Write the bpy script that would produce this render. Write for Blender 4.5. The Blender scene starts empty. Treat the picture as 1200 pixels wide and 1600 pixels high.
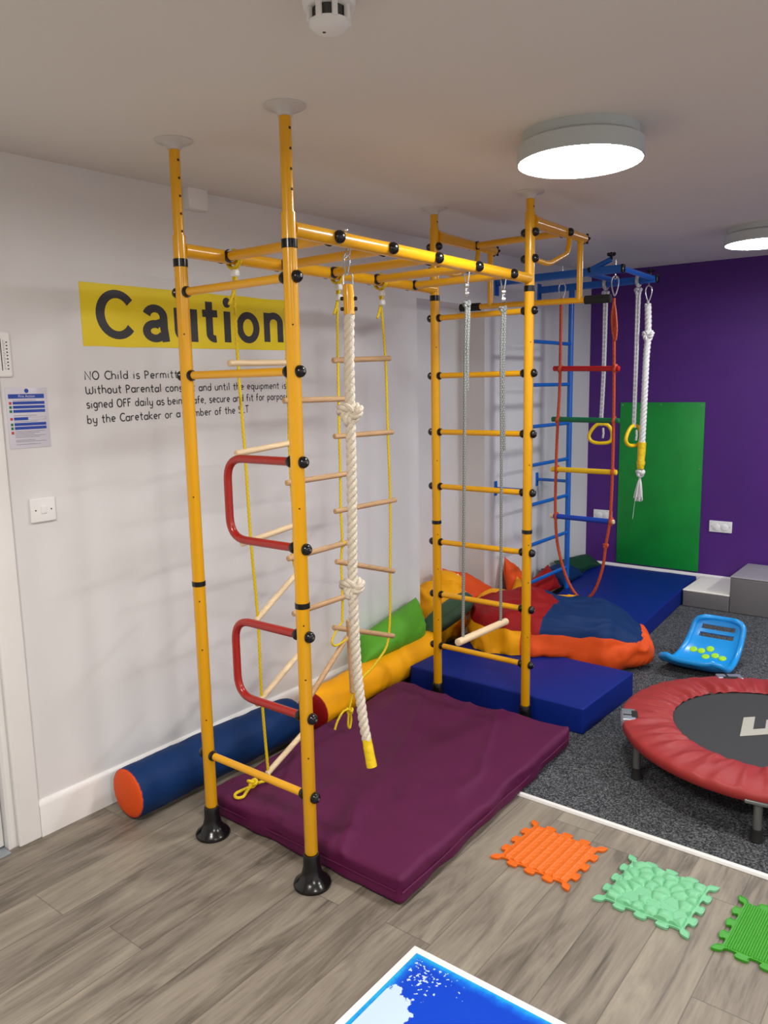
import bpy, bmesh, math, random
from mathutils import Vector, Matrix, noise
from mathutils.geometry import tessellate_polygon

random.seed(7)
scene = bpy.context.scene
COL = scene.collection
PI = math.pi

# ------------------------------------------------------------------ camera
CAM = Vector((2.652, -1.6866, 1.6032))
YAW, PITCH, ROLL, FPX = 0.6632, 0.1572, -0.0188, 1220.98
cam_data = bpy.data.cameras.new('camera')
cam = bpy.data.objects.new('camera', cam_data)
COL.objects.link(cam)
fw = Vector((-math.sin(YAW) * math.cos(PITCH), math.cos(YAW) * math.cos(PITCH), -math.sin(PITCH)))
rt = Vector((math.cos(YAW), math.sin(YAW), 0))
up = rt.cross(fw)
r2 = rt * math.cos(ROLL) + up * math.sin(ROLL)
u2 = up * math.cos(ROLL) - rt * math.sin(ROLL)
cam.matrix_world = Matrix(((r2.x, u2.x, -fw.x, CAM.x), (r2.y, u2.y, -fw.y, CAM.y),
                           (r2.z, u2.z, -fw.z, CAM.z), (0, 0, 0, 1)))
cam_data.sensor_fit = 'HORIZONTAL'
cam_data.sensor_width = 36.0
cam_data.lens = FPX / 1200.0 * 36.0
cam_data.clip_start = 0.05
scene.camera = cam

# ------------------------------------------------------------------ light
LAMP_STRENGTH = 44.0
EXTRA_W = 48.0
scene.view_settings.view_transform = 'Standard'
scene.view_settings.look = 'None'
scene.view_settings.gamma = 1.0
scene.view_settings.use_curve_mapping = False
scene.view_settings.exposure = 0.15
world = bpy.data.worlds.new('world')
scene.world = world
world.use_nodes = True
world.node_tree.nodes['Background'].inputs[0].default_value = (0.8, 0.85, 0.9, 1)
world.node_tree.nodes['Background'].inputs[1].default_value = 0.15


def room_lamp(x, y, watts, col=(1.0, 0.965, 0.92)):
    """the other round ceiling lamps of the same room, behind and right of the frame"""
    d = bpy.data.lights.new('room_lamp', 'AREA')
    d.shape = 'DISK'
    d.size = 0.4
    d.energy = watts
    d.color = col
    o = bpy.data.objects.new('room_lamp', d)
    o.location = (x, y, 2.28)
    COL.objects.link(o)


room_lamp(1.53, -1.55, EXTRA_W * 0.75, (1.0, 0.95, 0.89))
room_lamp(3.9, -1.55, EXTRA_W, (1.0, 0.95, 0.89))
room_lamp(3.9, 0.85, EXTRA_W * 0.7)
room_lamp(3.9, 3.2, EXTRA_W * 1.1, (0.95, 0.97, 1.0))


# ------------------------------------------------------------------ helpers
def lin(c):
    c = c / 255.0
    return c / 12.92 if c <= 0.04045 else ((c + 0.055) / 1.055) ** 2.4


def rgb(r, g, b):
    return (lin(r), lin(g), lin(b), 1.0)


def Hc(x, y):
    return 2.4 + 0.0194 * y - 0.009 * x


def link(nt, a, b):
    nt.links.new(a, b)


def material(name, col, rough=0.5, metal=0.0, bump=0.0, bscale=40.0, var=0.0, vscale=6.0, coat=0.0,
             emit=None, estr=0.0, stretch=(1, 1, 1), detail=4.0, spec=0.5):
    m = bpy.data.materials.new(name)
    m.use_nodes = True
    nt = m.node_tree
    b = nt.nodes['Principled BSDF']
    b.inputs['Base Color'].default_value = col
    b.inputs['Roughness'].default_value = rough
    b.inputs['Metallic'].default_value = metal
    b.inputs['Specular IOR Level'].default_value = spec
    if coat:
        b.inputs['Coat Weight'].default_value = coat
        b.inputs['Coat Roughness'].default_value = 0.1
    if emit:
        b.inputs['Emission Color'].default_value = emit
        b.inputs['Emission Strength'].default_value = estr
    if bump or var:
        tc = nt.nodes.new('ShaderNodeTexCoord')
        mp = nt.nodes.new('ShaderNodeMapping')
        mp.inputs['Scale'].default_value = stretch
        link(nt, tc.outputs['Object'], mp.inputs['Vector'])
    if var:
        n = nt.nodes.new('ShaderNodeTexNoise')
        n.inputs['Scale'].default_value = vscale
        n.inputs['Detail'].default_value = 5.0
        link(nt, mp.outputs[0], n.inputs['Vector'])
        r = nt.nodes.new('ShaderNodeValToRGB')
        lo = tuple(max(0, c * (1 - var)) for c in col[:3]) + (1,)
        hi = tuple(min(1, c * (1 + var)) for c in col[:3]) + (1,)
        r.color_ramp.elements[0].position = 0.3
        r.color_ramp.elements[1].position = 0.7
        r.color_ramp.elements[0].color = lo
        r.color_ramp.elements[1].color = hi
        link(nt, n.outputs['Fac'], r.inputs[0])
        link(nt, r.outputs[0], b.inputs['Base Color'])
    if bump:
        n2 = nt.nodes.new('ShaderNodeTexNoise')
        n2.inputs['Scale'].default_value = bscale
        n2.inputs['Detail'].default_value = detail
        link(nt, mp.outputs[0], n2.inputs['Vector'])
        bp = nt.nodes.new('ShaderNodeBump')
        bp.inputs['Strength'].default_value = bump
        bp.inputs['Distance'].default_value = 0.01
        link(nt, n2.outputs['Fac'], bp.inputs['Height'])
        link(nt, bp.outputs[0], b.inputs['Normal'])
    return m


def math_node(nt, op, a, b=None):
    n = nt.nodes.new('ShaderNodeMath')
    n.operation = op
    for i, v in enumerate((a, b)):
        if v is None:
            continue
        if isinstance(v, (int, float)):
            n.inputs[i].default_value = v
        else:
            link(nt, v, n.inputs[i])
    return n.outputs[0]


def rope_material(name, col, dark, rough=0.8, turns=1.0, amount=0.5):
    """braided cord: diagonal stripes from the tube UV"""
    m = bpy.data.materials.new(name)
    m.use_nodes = True
    nt = m.node_tree
    b = nt.nodes['Principled BSDF']
    b.inputs['Roughness'].default_value = rough
    uv = nt.nodes.new('ShaderNodeUVMap')
    sp = nt.nodes.new('ShaderNodeSeparateXYZ')
    link(nt, uv.outputs[0], sp.inputs[0])
    s1 = math_node(nt, 'ADD', math_node(nt, 'MULTIPLY', sp.outputs[0], 2.0 * turns), math_node(nt, 'MULTIPLY', sp.outputs[1], 2.0))
    s2 = math_node(nt, 'SUBTRACT', math_node(nt, 'MULTIPLY', sp.outputs[0], 2.0 * turns), math_node(nt, 'MULTIPLY', sp.outputs[1], 2.0))
    a = math_node(nt, 'PINGPONG', s1, 0.5)
    c = math_node(nt, 'PINGPONG', s2, 0.5)
    mul = math_node(nt, 'MULTIPLY', math_node(nt, 'MULTIPLY', a, c), 4.0)
    mix = nt.nodes.new('ShaderNodeMix')
    mix.data_type = 'RGBA'
    f = math_node(nt, 'MULTIPLY', math_node(nt, 'SUBTRACT', 1.0, mul), amount)
    link(nt, f, mix.inputs['Factor'])
    mix.inputs['A'].default_value = col
    mix.inputs['B'].default_value = dark
    link(nt, mix.outputs['Result'], b.inputs['Base Color'])
    bp = nt.nodes.new('ShaderNodeBump')
    bp.inputs['Strength'].default_value = 0.6
    bp.inputs['Distance'].default_value = 0.002
    link(nt, mul, bp.inputs['Height'])
    link(nt, bp.outputs[0], b.inputs['Normal'])
    return m


class MB:
    """collects shapes in world coordinates and links them as ONE mesh object"""

    def __init__(self):
        self.bm = bmesh.new()
        self.uv = self.bm.loops.layers.uv.new('UVMap')

    def verts(self, pts):
        return [self.bm.verts.new(p) for p in pts]

    def face(self, vs):
        try:
            return self.bm.faces.new(vs)
        except ValueError:
            return None

    def hexa(self, b, t):
        """box from 4 bottom and 4 top points (same winding, counter-clockwise from above)"""
        vb, vt = self.verts(b), self.verts(t)
        self.face(vb[::-1])
        self.face(vt)
        for i in range(4):
            j = (i + 1) % 4
            self.face([vb[i], vb[j], vt[j], vt[i]])
        return self

    def box(self, x0, x1, y0, y1, z0, z1):
        return self.hexa([(x0, y0, z0), (x1, y0, z0), (x1, y1, z0), (x0, y1, z0)],
                         [(x0, y0, z1), (x1, y0, z1), (x1, y1, z1), (x0, y1, z1)])

    def rbox(self, c, dims, r, seg=(2, 2, 2), fn=None, mat=None, rs=2):
        """rounded box centred at c; seg = flat divisions per axis; fn displaces local points"""
        hx = [d / 2 for d in dims]

        def coords(h, n):
            rr = min(r, h * 0.999)
            out = []
            for k in range(rs):
                a = (k / rs) * PI / 2
                out.append(-h + rr * (1 - math.cos(a)) if False else -h + rr * math.tan(a / 2) if False else -h + rr * (k / rs))
            for k in range(n + 1):
                out.append(-h + rr + (2 * h - 2 * rr) * k / n)
            for k in range(1, rs + 1):
                out.append(h - rr + rr * k / rs)
            return out
        C = [coords(hx[i], seg[i]) for i in range(3)]
        cache = {}
        M = mat

        def vert(i, j, k):
            key = (i, j, k)
            if key in cache:
                return cache[key]
            p = Vector((C[0][i], C[1][j], C[2][k]))
            q = Vector([max(-hx[a] + min(r, hx[a] * .999), min(hx[a] - min(r, hx[a] * .999), p[a])) for a in range(3)])
            d = p - q
            # cube-to-sphere on the rounded part
            rr = [min(r, hx[a] * .999) for a in range(3)]
            e = Vector([d[a] / rr[a] for a in range(3)])
            m = max(abs(e.x), abs(e.y), abs(e.z))
            if m > 1e-9:
                e = Vector([math.tan(x * PI / 4) for x in e])
                e = e.normalized() * min(1, m)
                p = q + Vector([e[a] * rr[a] for a in range(3)])
            if fn:
                p = fn(p)
            if M is not None:
                p = M @ p
            cache[key] = self.bm.verts.new(p + Vector(c))
            return cache[key]
        n = [len(x) for x in C]
        for ax in range(3):
            a1, a2 = (ax + 1) % 3, (ax + 2) % 3
            for side in (0, n[ax] - 1):
                for i in range(n[a1] - 1):
                    for j in range(n[a2] - 1):
                        ids = []
                        for (di, dj) in ((0, 0), (1, 0), (1, 1), (0, 1)):
                            idx = [0, 0, 0]
                            idx[ax] = side
                            idx[a1] = i + di
                            idx[a2] = j + dj
                            ids.append(vert(*idx))
                        if side == 0:
                            ids = ids[::-1]
                        self.face(ids)
        return self

    def tube(self, pts, r, segs=12, closed=False, caps=True, flat=None, rot0=0.0):
        pts = [Vector(p) for p in pts]
        n = len(pts)
        rs = r if isinstance(r, (list, tuple)) else [r] * n
        T = []
        for i in range(n):
            a = pts[(i - 1) % n] if (closed or i > 0) else pts[0]
            b = pts[(i + 1) % n] if (closed or i < n - 1) else pts[-1]
            t = (b - a)
            T.append(t.normalized() if t.length > 1e-9 else Vector((0, 0, 1)))
        ref = Vector((0, 0, 1)) if abs(T[0].z) < 0.9 else Vector((1, 0, 0))
        N = (ref - T[0] * ref.dot(T[0])).normalized()
        frames = [N]
        for i in range(1, n):
            N = frames[-1]
            q = T[i - 1].rotation_difference(T[i])
            N = q @ N
            N = (N - T[i] * N.dot(T[i])).normalized()
            frames.append(N)
        twist = 0.0
        if closed:
            q = T[-1].rotation_difference(T[0])
            Nf = q @ frames[-1]
            B0 = T[0].cross(frames[0])
            twist = math.atan2(Nf.dot(B0), Nf.dot(frames[0]))
        rings = []
        L = [0.0]
        for i in range(1, n):
            L.append(L[-1] + (pts[i] - pts[i - 1]).length)
        for i in range(n):
            B = T[i].cross(frames[i])
            off = rot0 - twist * i / n
            ring = []
            for k in range(segs):
                a = 2 * PI * k / segs + off
                d = frames[i] * math.cos(a) + B * math.sin(a)
                ring.append(self.bm.verts.new(pts[i] + d * rs[i]))
            rings.append(ring)
        m = n if closed else n - 1
        per = 2 * PI * max(rs)
        for i in range(m):
            j = (i + 1) % n
            l0 = L[i] / per
            l1 = (L[j] if j > i else L[-1] + (pts[0] - pts[-1]).length) / per
            for k in range(segs):
                k2 = (k + 1) % segs
                f = self.face([rings[i][k], rings[i][k2], rings[j][k2], rings[j][k]])
                if f:
                    us = ((k / segs, l0), ((k + 1) / segs, l0), ((k + 1) / segs, l1), (k / segs, l1))
                    for lp, u in zip(f.loops, us):
                        lp[self.uv].uv = u
        if caps and not closed:
            self.face(rings[0][::-1])
            self.face(rings[-1])
        return self

    def lathe(self, base, axis, prof, segs=24, wob=None):
        """profile of (radius, distance along axis)"""
        base, axis = Vector(base), Vector(axis).normalized()
        ref = Vector((0, 0, 1)) if abs(axis.z) < 0.9 else Vector((1, 0, 0))
        N = (ref - axis * ref.dot(axis)).normalized()
        B = axis.cross(N)
        rings = []
        for (r, d) in prof:
            if r < 1e-6:
                rings.append([self.bm.verts.new(base + axis * d)])
            else:
                ring = []
                for k in range(segs):
                    a = 2 * PI * k / segs
                    p = base + axis * d + (N * math.cos(a) + B * math.sin(a)) * r
                    if wob:
                        p = wob(p, a, r, d)
                    ring.append(self.bm.verts.new(p))
                rings.append(ring)
        for i in range(len(rings) - 1):
            a, b = rings[i], rings[i + 1]
            for k in range(segs):
                k2 = (k + 1) % segs
                if len(a) == 1 and len(b) == 1:
                    continue
                if len(a) == 1:
                    self.face([a[0], b[k2], b[k]])
                elif len(b) == 1:
                    self.face([a[k], a[k2], b[0]])
                else:
                    self.face([a[k], a[k2], b[k2], b[k]])
        if len(rings[0]) > 1:
            self.face(rings[0][::-1])
        if len(rings[-1]) > 1:
            self.face(rings[-1])
        return self

    def ball(self, c, r, segs=12, sz=1.0):
        prof = [(r * math.sin(PI * i / 8), -r * sz * math.cos(PI * i / 8)) for i in range(9)]
        prof[0] = (0, -r * sz)
        prof[-1] = (0, r * sz)
        return self.lathe(c, (0, 0, 1), prof, segs)

    def prism(self, poly, z0, z1):
        """polygon of (x, y) pulled from z0 to z1"""
        vb = self.verts([(x, y, z0) for x, y in poly])
        vt = self.verts([(x, y, z1) for x, y in poly])
        self.face(vb[::-1])
        self.face(vt)
        for i in range(len(poly)):
            j = (i + 1) % len(poly)
            self.face([vb[i], vb[j], vt[j], vt[i]])
        return self

    def grid(self, fn, nu, nv):
        V = [[self.bm.verts.new(fn(i / nu, j / nv)) for j in range(nv + 1)] for i in range(nu + 1)]
        for i in range(nu):
            for j in range(nv):
                self.face([V[i][j], V[i + 1][j], V[i + 1][j + 1], V[i][j + 1]])
        return V

    def build(self, name, mat, parent=None, smooth=True, angle=40, fix=False):
        bm = self.bm
        if fix:
            bmesh.ops.recalc_face_normals(bm, faces=bm.faces[:])
        off = world_origin(parent)
        if off.length > 0:
            bmesh.ops.translate(bm, vec=-off, verts=bm.verts[:])
        me = bpy.data.meshes.new(name)
        bm.to_mesh(me)
        bm.free()
        if smooth:
            me.polygons.foreach_set('use_smooth', [True] * len(me.polygons))
            me.set_sharp_from_angle(angle=math.radians(angle))
        me.materials.append(mat)
        o = bpy.data.objects.new(name, me)
        if parent is not None:
            o.parent = parent
        COL.objects.link(o)
        return o


def build_split(mb, name, mat, parent, tol=0.004, angle=40, smooth=True):
    """links every separate piece of the collected shapes as an object of its own"""
    bm = mb.bm
    bm.verts.index_update()
    seen, isl = {}, []
    for v in bm.verts:
        if v.index in seen:
            continue
        st, comp = [v], []
        seen[v.index] = len(isl)
        while st:
            w = st.pop()
            comp.append(w)
            for e in w.link_edges:
                q = e.other_vert(w)
                if q.index not in seen:
                    seen[q.index] = len(isl)
                    st.append(q)
        lo = Vector([min(w.co[a] for w in comp) for a in range(3)])
        hi = Vector([max(w.co[a] for w in comp) for a in range(3)])
        isl.append([lo, hi])
    par = list(range(len(isl)))

    def find(a):
        while par[a] != a:
            a = par[a]
        return a
    for a in range(len(isl)):
        for b in range(a):
            if all(isl[a][0][k] - tol <= isl[b][1][k] and isl[b][0][k] - tol <= isl[a][1][k] for k in range(3)):
                par[find(a)] = find(b)
    groups = {}
    for f in bm.faces:
        groups.setdefault(find(seen[f.verts[0].index]), []).append(f)
    out = []
    for fs in groups.values():
        m = MB()
        mp = {}
        for f in fs:
            vs = []
            for v in f.verts:
                if v.index not in mp:
                    mp[v.index] = m.bm.verts.new(v.co)
                vs.append(mp[v.index])
            nf = m.face(vs)
            if nf:
                for l0, l1 in zip(f.loops, nf.loops):
                    l1[m.uv].uv = l0[mb.uv].uv
        out.append(m.build(name, mat, parent, smooth, angle))
    bm.free()
    return out


def world_origin(o):
    v = Vector((0, 0, 0))
    while o is not None:
        v += Vector(o.location)
        o = o.parent
    return v


def tag(o, label=None, cat=None, group=None, kind=None):
    if label:
        o['label'] = label
    if cat:
        o['category'] = cat
    if group:
        o['group'] = group
    if kind:
        o['kind'] = kind
    return o


def thing(name, loc, label, cat, group=None):
    o = bpy.data.objects.new(name, None)
    o.location = loc
    o.empty_display_size = 0.05
    COL.objects.link(o)
    return tag(o, label, cat, group)


def struct(o):
    o['kind'] = 'structure'
    return o


def smooth_path(pts, n=8, closed=False):
    """Catmull-Rom through the points"""
    P = [Vector(p) for p in pts]
    out = []
    m = len(P)
    rng = m if closed else m - 1
    for i in range(rng):
        if closed:
            p0, p1, p2, p3 = P[(i - 1) % m], P[i], P[(i + 1) % m], P[(i + 2) % m]
        else:
            p0, p1, p2, p3 = P[max(i - 1, 0)], P[i], P[i + 1], P[min(i + 2, m - 1)]
        for k in range(n):
            t = k / n
            out.append(0.5 * ((2 * p1) + (p2 - p0) * t + (2 * p0 - 5 * p1 + 4 * p2 - p3) * t * t + (3 * p1 - p0 - 3 * p2 + p3) * t ** 3))
    if not closed:
        out.append(P[-1])
    return out


def bend(pts, rad=0.05, n=6):
    """polyline with rounded corners"""
    P = [Vector(p) for p in pts]
    out = [P[0]]
    for i in range(1, len(P) - 1):
        a = (P[i - 1] - P[i])
        b = (P[i + 1] - P[i])
        d = min(rad, a.length * .48, b.length * .48)
        p0, p2 = P[i] + a.normalized() * d, P[i] + b.normalized() * d
        for k in range(n + 1):
            t = k / n
            out.append((1 - t) ** 2 * p0 + 2 * t * (1 - t) * P[i] + t * t * p2)
    out.append(P[-1])
    return out


def twisted(mb, path, R, strands=3, pitch=0.09, segs=8):
    """laid rope: helical strands around a path"""
    path = [Vector(p) for p in path]
    # resample
    L = [0]
    for a, b in zip(path, path[1:]):
        L.append(L[-1] + (b - a).length)
    step = pitch / 14
    n = max(4, int(L[-1] / step))
    pts = []
    j = 0
    for i in range(n + 1):
        s = L[-1] * i / n
        while j < len(L) - 2 and L[j + 1] < s:
            j += 1
        t = (s - L[j]) / max(1e-9, L[j + 1] - L[j])
        pts.append(path[j].lerp(path[j + 1], t))
    T = [(pts[min(i + 1, n)] - pts[max(i - 1, 0)]).normalized() for i in range(n + 1)]
    ref = Vector((1, 0, 0)) if abs(T[0].x) < 0.9 else Vector((0, 1, 0))
    N = (ref - T[0] * ref.dot(T[0])).normalized()
    fr = [N]
    for i in range(1, n + 1):
        q = T[i - 1].rotation_difference(T[i])
        N = q @ fr[-1]
        fr.append((N - T[i] * N.dot(T[i])).normalized())
    rs = R * 0.56
    for k in range(strands):
        sp = []
        for i in range(n + 1):
            a = 2 * PI * (k / strands + i * L[-1] / n / pitch)
            B = T[i].cross(fr[i])
            sp.append(pts[i] + (fr[i] * math.cos(a) + B * math.sin(a)) * R * 0.5)
        mb.tube(sp, rs, segs)
    return mb


def knot_path(c, s, axis_up=True, n=60, rotz=0.0):
    """closed trefoil seen as a tight overhand knot"""
    c = Vector(c)
    out = []
    for i in range(n + 1):
        t = 2 * PI * i / n
        p = Vector((math.sin(t) + 2 * math.sin(2 * t), -math.sin(3 * t) * 1.1, (math.cos(t) - 2 * math.cos(2 * t)) * 0.85)) * (s / 3)
        p = Matrix.Rotation(rotz, 3, 'Z') @ p
        out.append(c + p)
    return out


def text_mesh(body, size, mat_fn, name, mat, parent, offset=0.0, extrude=0.0005, fit=None, height=None):
    """built-in font turned to a mesh; mat_fn maps (u, v, w) to the place; fit = width to stretch to"""
    cu = bpy.data.curves.new(name, 'FONT')
    cu.body = body
    cu.size = size
    cu.offset = offset
    cu.extrude = extrude
    cu.resolution_u = 6
    tmp = bpy.data.objects.new(name + '_tmp', cu)
    COL.objects.link(tmp)
    dg = bpy.context.evaluated_depsgraph_get()
    dg.update()
    me = bpy.data.meshes.new_from_object(tmp.evaluated_get(dg))
    COL.objects.unlink(tmp)
    bpy.data.objects.remove(tmp)
    bpy.data.curves.remove(cu)
    xs = [v.co.x for v in me.vertices]
    ys = [v.co.y for v in me.vertices]
    x0, x1, y0, y1 = min(xs), max(xs), min(ys), max(ys)
    sx = fit / (x1 - x0) if fit else 1.0
    sy = height / (y1 - y0) if height else sx
    off = world_origin(parent)
    for v in me.vertices:
        v.co = Vector(mat_fn((v.co.x - x0) * sx, (v.co.y - y0) * sy, v.co.z)) - off
    me.materials.clear()
    me.materials.append(mat)
    me.name = name
    o = bpy.data.objects.new(name, me)
    if parent is not None:
        o.parent = parent
    COL.objects.link(o)
    return o


# ------------------------------------------------------------------ materials
M = {}
M['white_wall'] = material('white_wall_paint', rgb(225, 224, 224), 0.55, bump=0.08, bscale=22, var=0.015, vscale=2.0)
M['purple_wall'] = material('purple_wall_paint', rgb(78, 27, 122), 0.6, bump=0.06, bscale=30, var=0.05, vscale=3.0)
M['ceiling'] = material('ceiling_paint', rgb(228, 224, 219), 0.7, bump=0.05, bscale=10)
M['gloss_white'] = material('white_gloss_paint', rgb(236, 235, 233), 0.35, var=0.02, vscale=8)
M['gap_shade'] = material('gap_shade', rgb(10, 10, 10), 0.9)  # near-black colour standing in for the shade inside narrow gaps
M['yellow'] = material('yellow_powder_coat', rgb(232, 168, 2), 0.28, coat=0.3)
M['black_plastic'] = material('black_plastic', rgb(14, 14, 15), 0.22)
M['black_rubber'] = material('black_rubber', rgb(22, 22, 23), 0.7)
M['black_foam'] = material('black_foam', rgb(20, 21, 24), 0.85, bump=0.2, bscale=300)
M['white_plastic'] = material('white_plastic', rgb(238, 238, 237), 0.35)
M['clear_white'] = material('milky_plastic', rgb(205, 200, 196), 0.3)
M['red_metal'] = material('red_powder_coat', rgb(160, 24, 12), 0.28, coat=0.3)
M['blue_metal'] = material('blue_powder_coat', rgb(10, 96, 190), 0.32, coat=0.2)
M['steel'] = material('bright_steel', rgb(205, 208, 212), 0.22, metal=1.0)
M['grey_tube'] = material('grey_steel_tube', rgb(120, 122, 122), 0.4, metal=0.6)
M['screw'] = material('dark_screw_hole', rgb(60, 30, 8), 0.6)
M['wood'] = material('pale_beech', rgb(226, 200, 160), 0.5, var=0.12, vscale=9, stretch=(14, 1, 14))
M['wood_dark'] = material('beech', rgb(198, 160, 118), 0.5, var=0.14, vscale=9, stretch=(14, 1, 14))
M['yellow_cord'] = rope_material('yellow_cord', rgb(246, 214, 14), rgb(170, 136, 4), 0.6, 1.0, 0.4)
M['cotton'] = material('cotton_rope', rgb(216, 206, 188), 0.85, bump=0.5, bscale=140, var=0.05, vscale=60)
M['white_rope'] = material('white_poly_rope', rgb(226, 226, 226), 0.7, bump=0.4, bscale=160)
M['white_cord'] = rope_material('white_cord', rgb(226, 226, 230), rgb(120, 120, 130), 0.7, 1.0, 0.5)
M['grey_cord'] = rope_material('grey_flecked_cord', rgb(228, 232, 226), rgb(52, 56, 54), 0.7, 3.0, 1.0)
M['yellow_tape'] = material('yellow_tape', rgb(240, 204, 20), 0.35, bump=0.5, bscale=60)
M['red_cord'] = rope_material('orange_red_cord', rgb(208, 82, 40), rgb(130, 30, 14), 0.6, 1.0, 0.4)
M['rung_red'] = material('red_rung', rgb(190, 22, 24), 0.4)
M['rung_green'] = material('green_rung', rgb(6, 110, 66), 0.4)
M['rung_yellow'] = material('yellow_rung', rgb(240, 196, 24), 0.4)
M['rung_blue'] = material('blue_rung', rgb(16, 70, 184), 0.4)
M['ring_yellow'] = material('yellow_ring_plastic', rgb(246, 206, 20), 0.35)
M['purple_pvc'] = material('purple_mat_cover', rgb(86, 15, 62), 0.6, bump=0.08, bscale=60, var=0.06, vscale=9, spec=0.3)
M['blue_pvc'] = material('blue_mat_cover', rgb(3, 34, 124), 0.55, bump=0.05, bscale=200, var=0.06, vscale=5, spec=0.25)
M['navy'] = material('navy_fabric', rgb(8, 46, 96), 0.62, bump=0.12, bscale=500, spec=0.22)
M['orange'] = material('orange_fabric', rgb(228, 84, 28), 0.6, bump=0.12, bscale=500, spec=0.22)
M['amber'] = material('amber_fabric', rgb(250, 172, 6), 0.6, bump=0.1, bscale=500, spec=0.22)
M['red_fabric'] = material('red_fabric', rgb(150, 16, 18), 0.6, bump=0.1, bscale=500, spec=0.22)
M['green_fabric'] = material('green_fabric', rgb(92, 166, 44), 0.55, bump=0.1, bscale=400, spec=0.22)
M['olive'] = material('grey_green_fabric', rgb(72, 98, 78), 0.6, bump=0.1, bscale=400, spec=0.22)
M['bottle_green'] = material('bottle_green_fabric', rgb(10, 62, 38), 0.6)
M['grey_pvc'] = material('grey_vinyl', rgb(112, 110, 112), 0.5)
M['light_grey_pvc'] = material('light_grey_vinyl', rgb(158, 155, 160), 0.45)
M['cream_pvc'] = material('cream_vinyl', rgb(250, 246, 236), 0.45)
M['rocker_blue'] = material('sky_blue_plastic', rgb(24, 152, 230), 0.3, coat=0.15)
M['dot_green'] = material('lime_rubber', rgb(164, 224, 24), 0.5)
M['tramp_red'] = material('red_pad_vinyl', rgb(156, 42, 42), 0.5, bump=0.08, bscale=80)
M['tramp_mat'] = material('black_jump_mat', rgb(52, 54, 56), 0.7, bump=0.15, bscale=600)
M['print_grey'] = material('pale_grey_print', rgb(178, 176, 164), 0.6)
M['zinc'] = material('zinc_hinge', rgb(176, 184, 192), 0.35, metal=0.7)
M['green_board'] = material('green_board_paint', rgb(4, 144, 52), 0.5, var=0.12, vscale=5, bump=0.03, bscale=30)
M['banner_yellow'] = material('banner_yellow', rgb(240, 214, 4), 0.5, var=0.02, vscale=5)
M['banner_black'] = material('banner_black', rgb(48, 46, 48), 0.5)
M['ink'] = material('black_paint_lettering', rgb(44, 44, 46), 0.6)
M['paper'] = material('laminated_paper', rgb(216, 214, 226), 0.25)
M['print_blue'] = material('blue_print', rgb(30, 70, 170), 0.3)
M['print_red'] = material('red_print', rgb(200, 60, 66), 0.3)
M['print_green'] = material('green_print', rgb(30, 120, 70), 0.3)
M['print_text'] = material('grey_print', rgb(120, 124, 140), 0.3)
M['mat_orange'] = material('orange_rubber', rgb(226, 106, 10), 0.45)
M['mat_mint'] = material('mint_rubber', rgb(120, 194, 146), 0.4)
M['mat_green'] = material('grass_green_rubber', rgb(52, 150, 20), 0.4)
M['lamp_grey'] = material('pale_grey_lamp_housing', rgb(192, 200, 202), 0.5)
M['diffuser'] = material('lit_lamp_diffuser', rgb(255, 255, 255), 0.4, emit=(0.97, 0.985, 1.0, 1), estr=LAMP_STRENGTH)
M['smoke_dark'] = material('dark_vent_mesh', rgb(70, 70, 66), 0.7)


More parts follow.
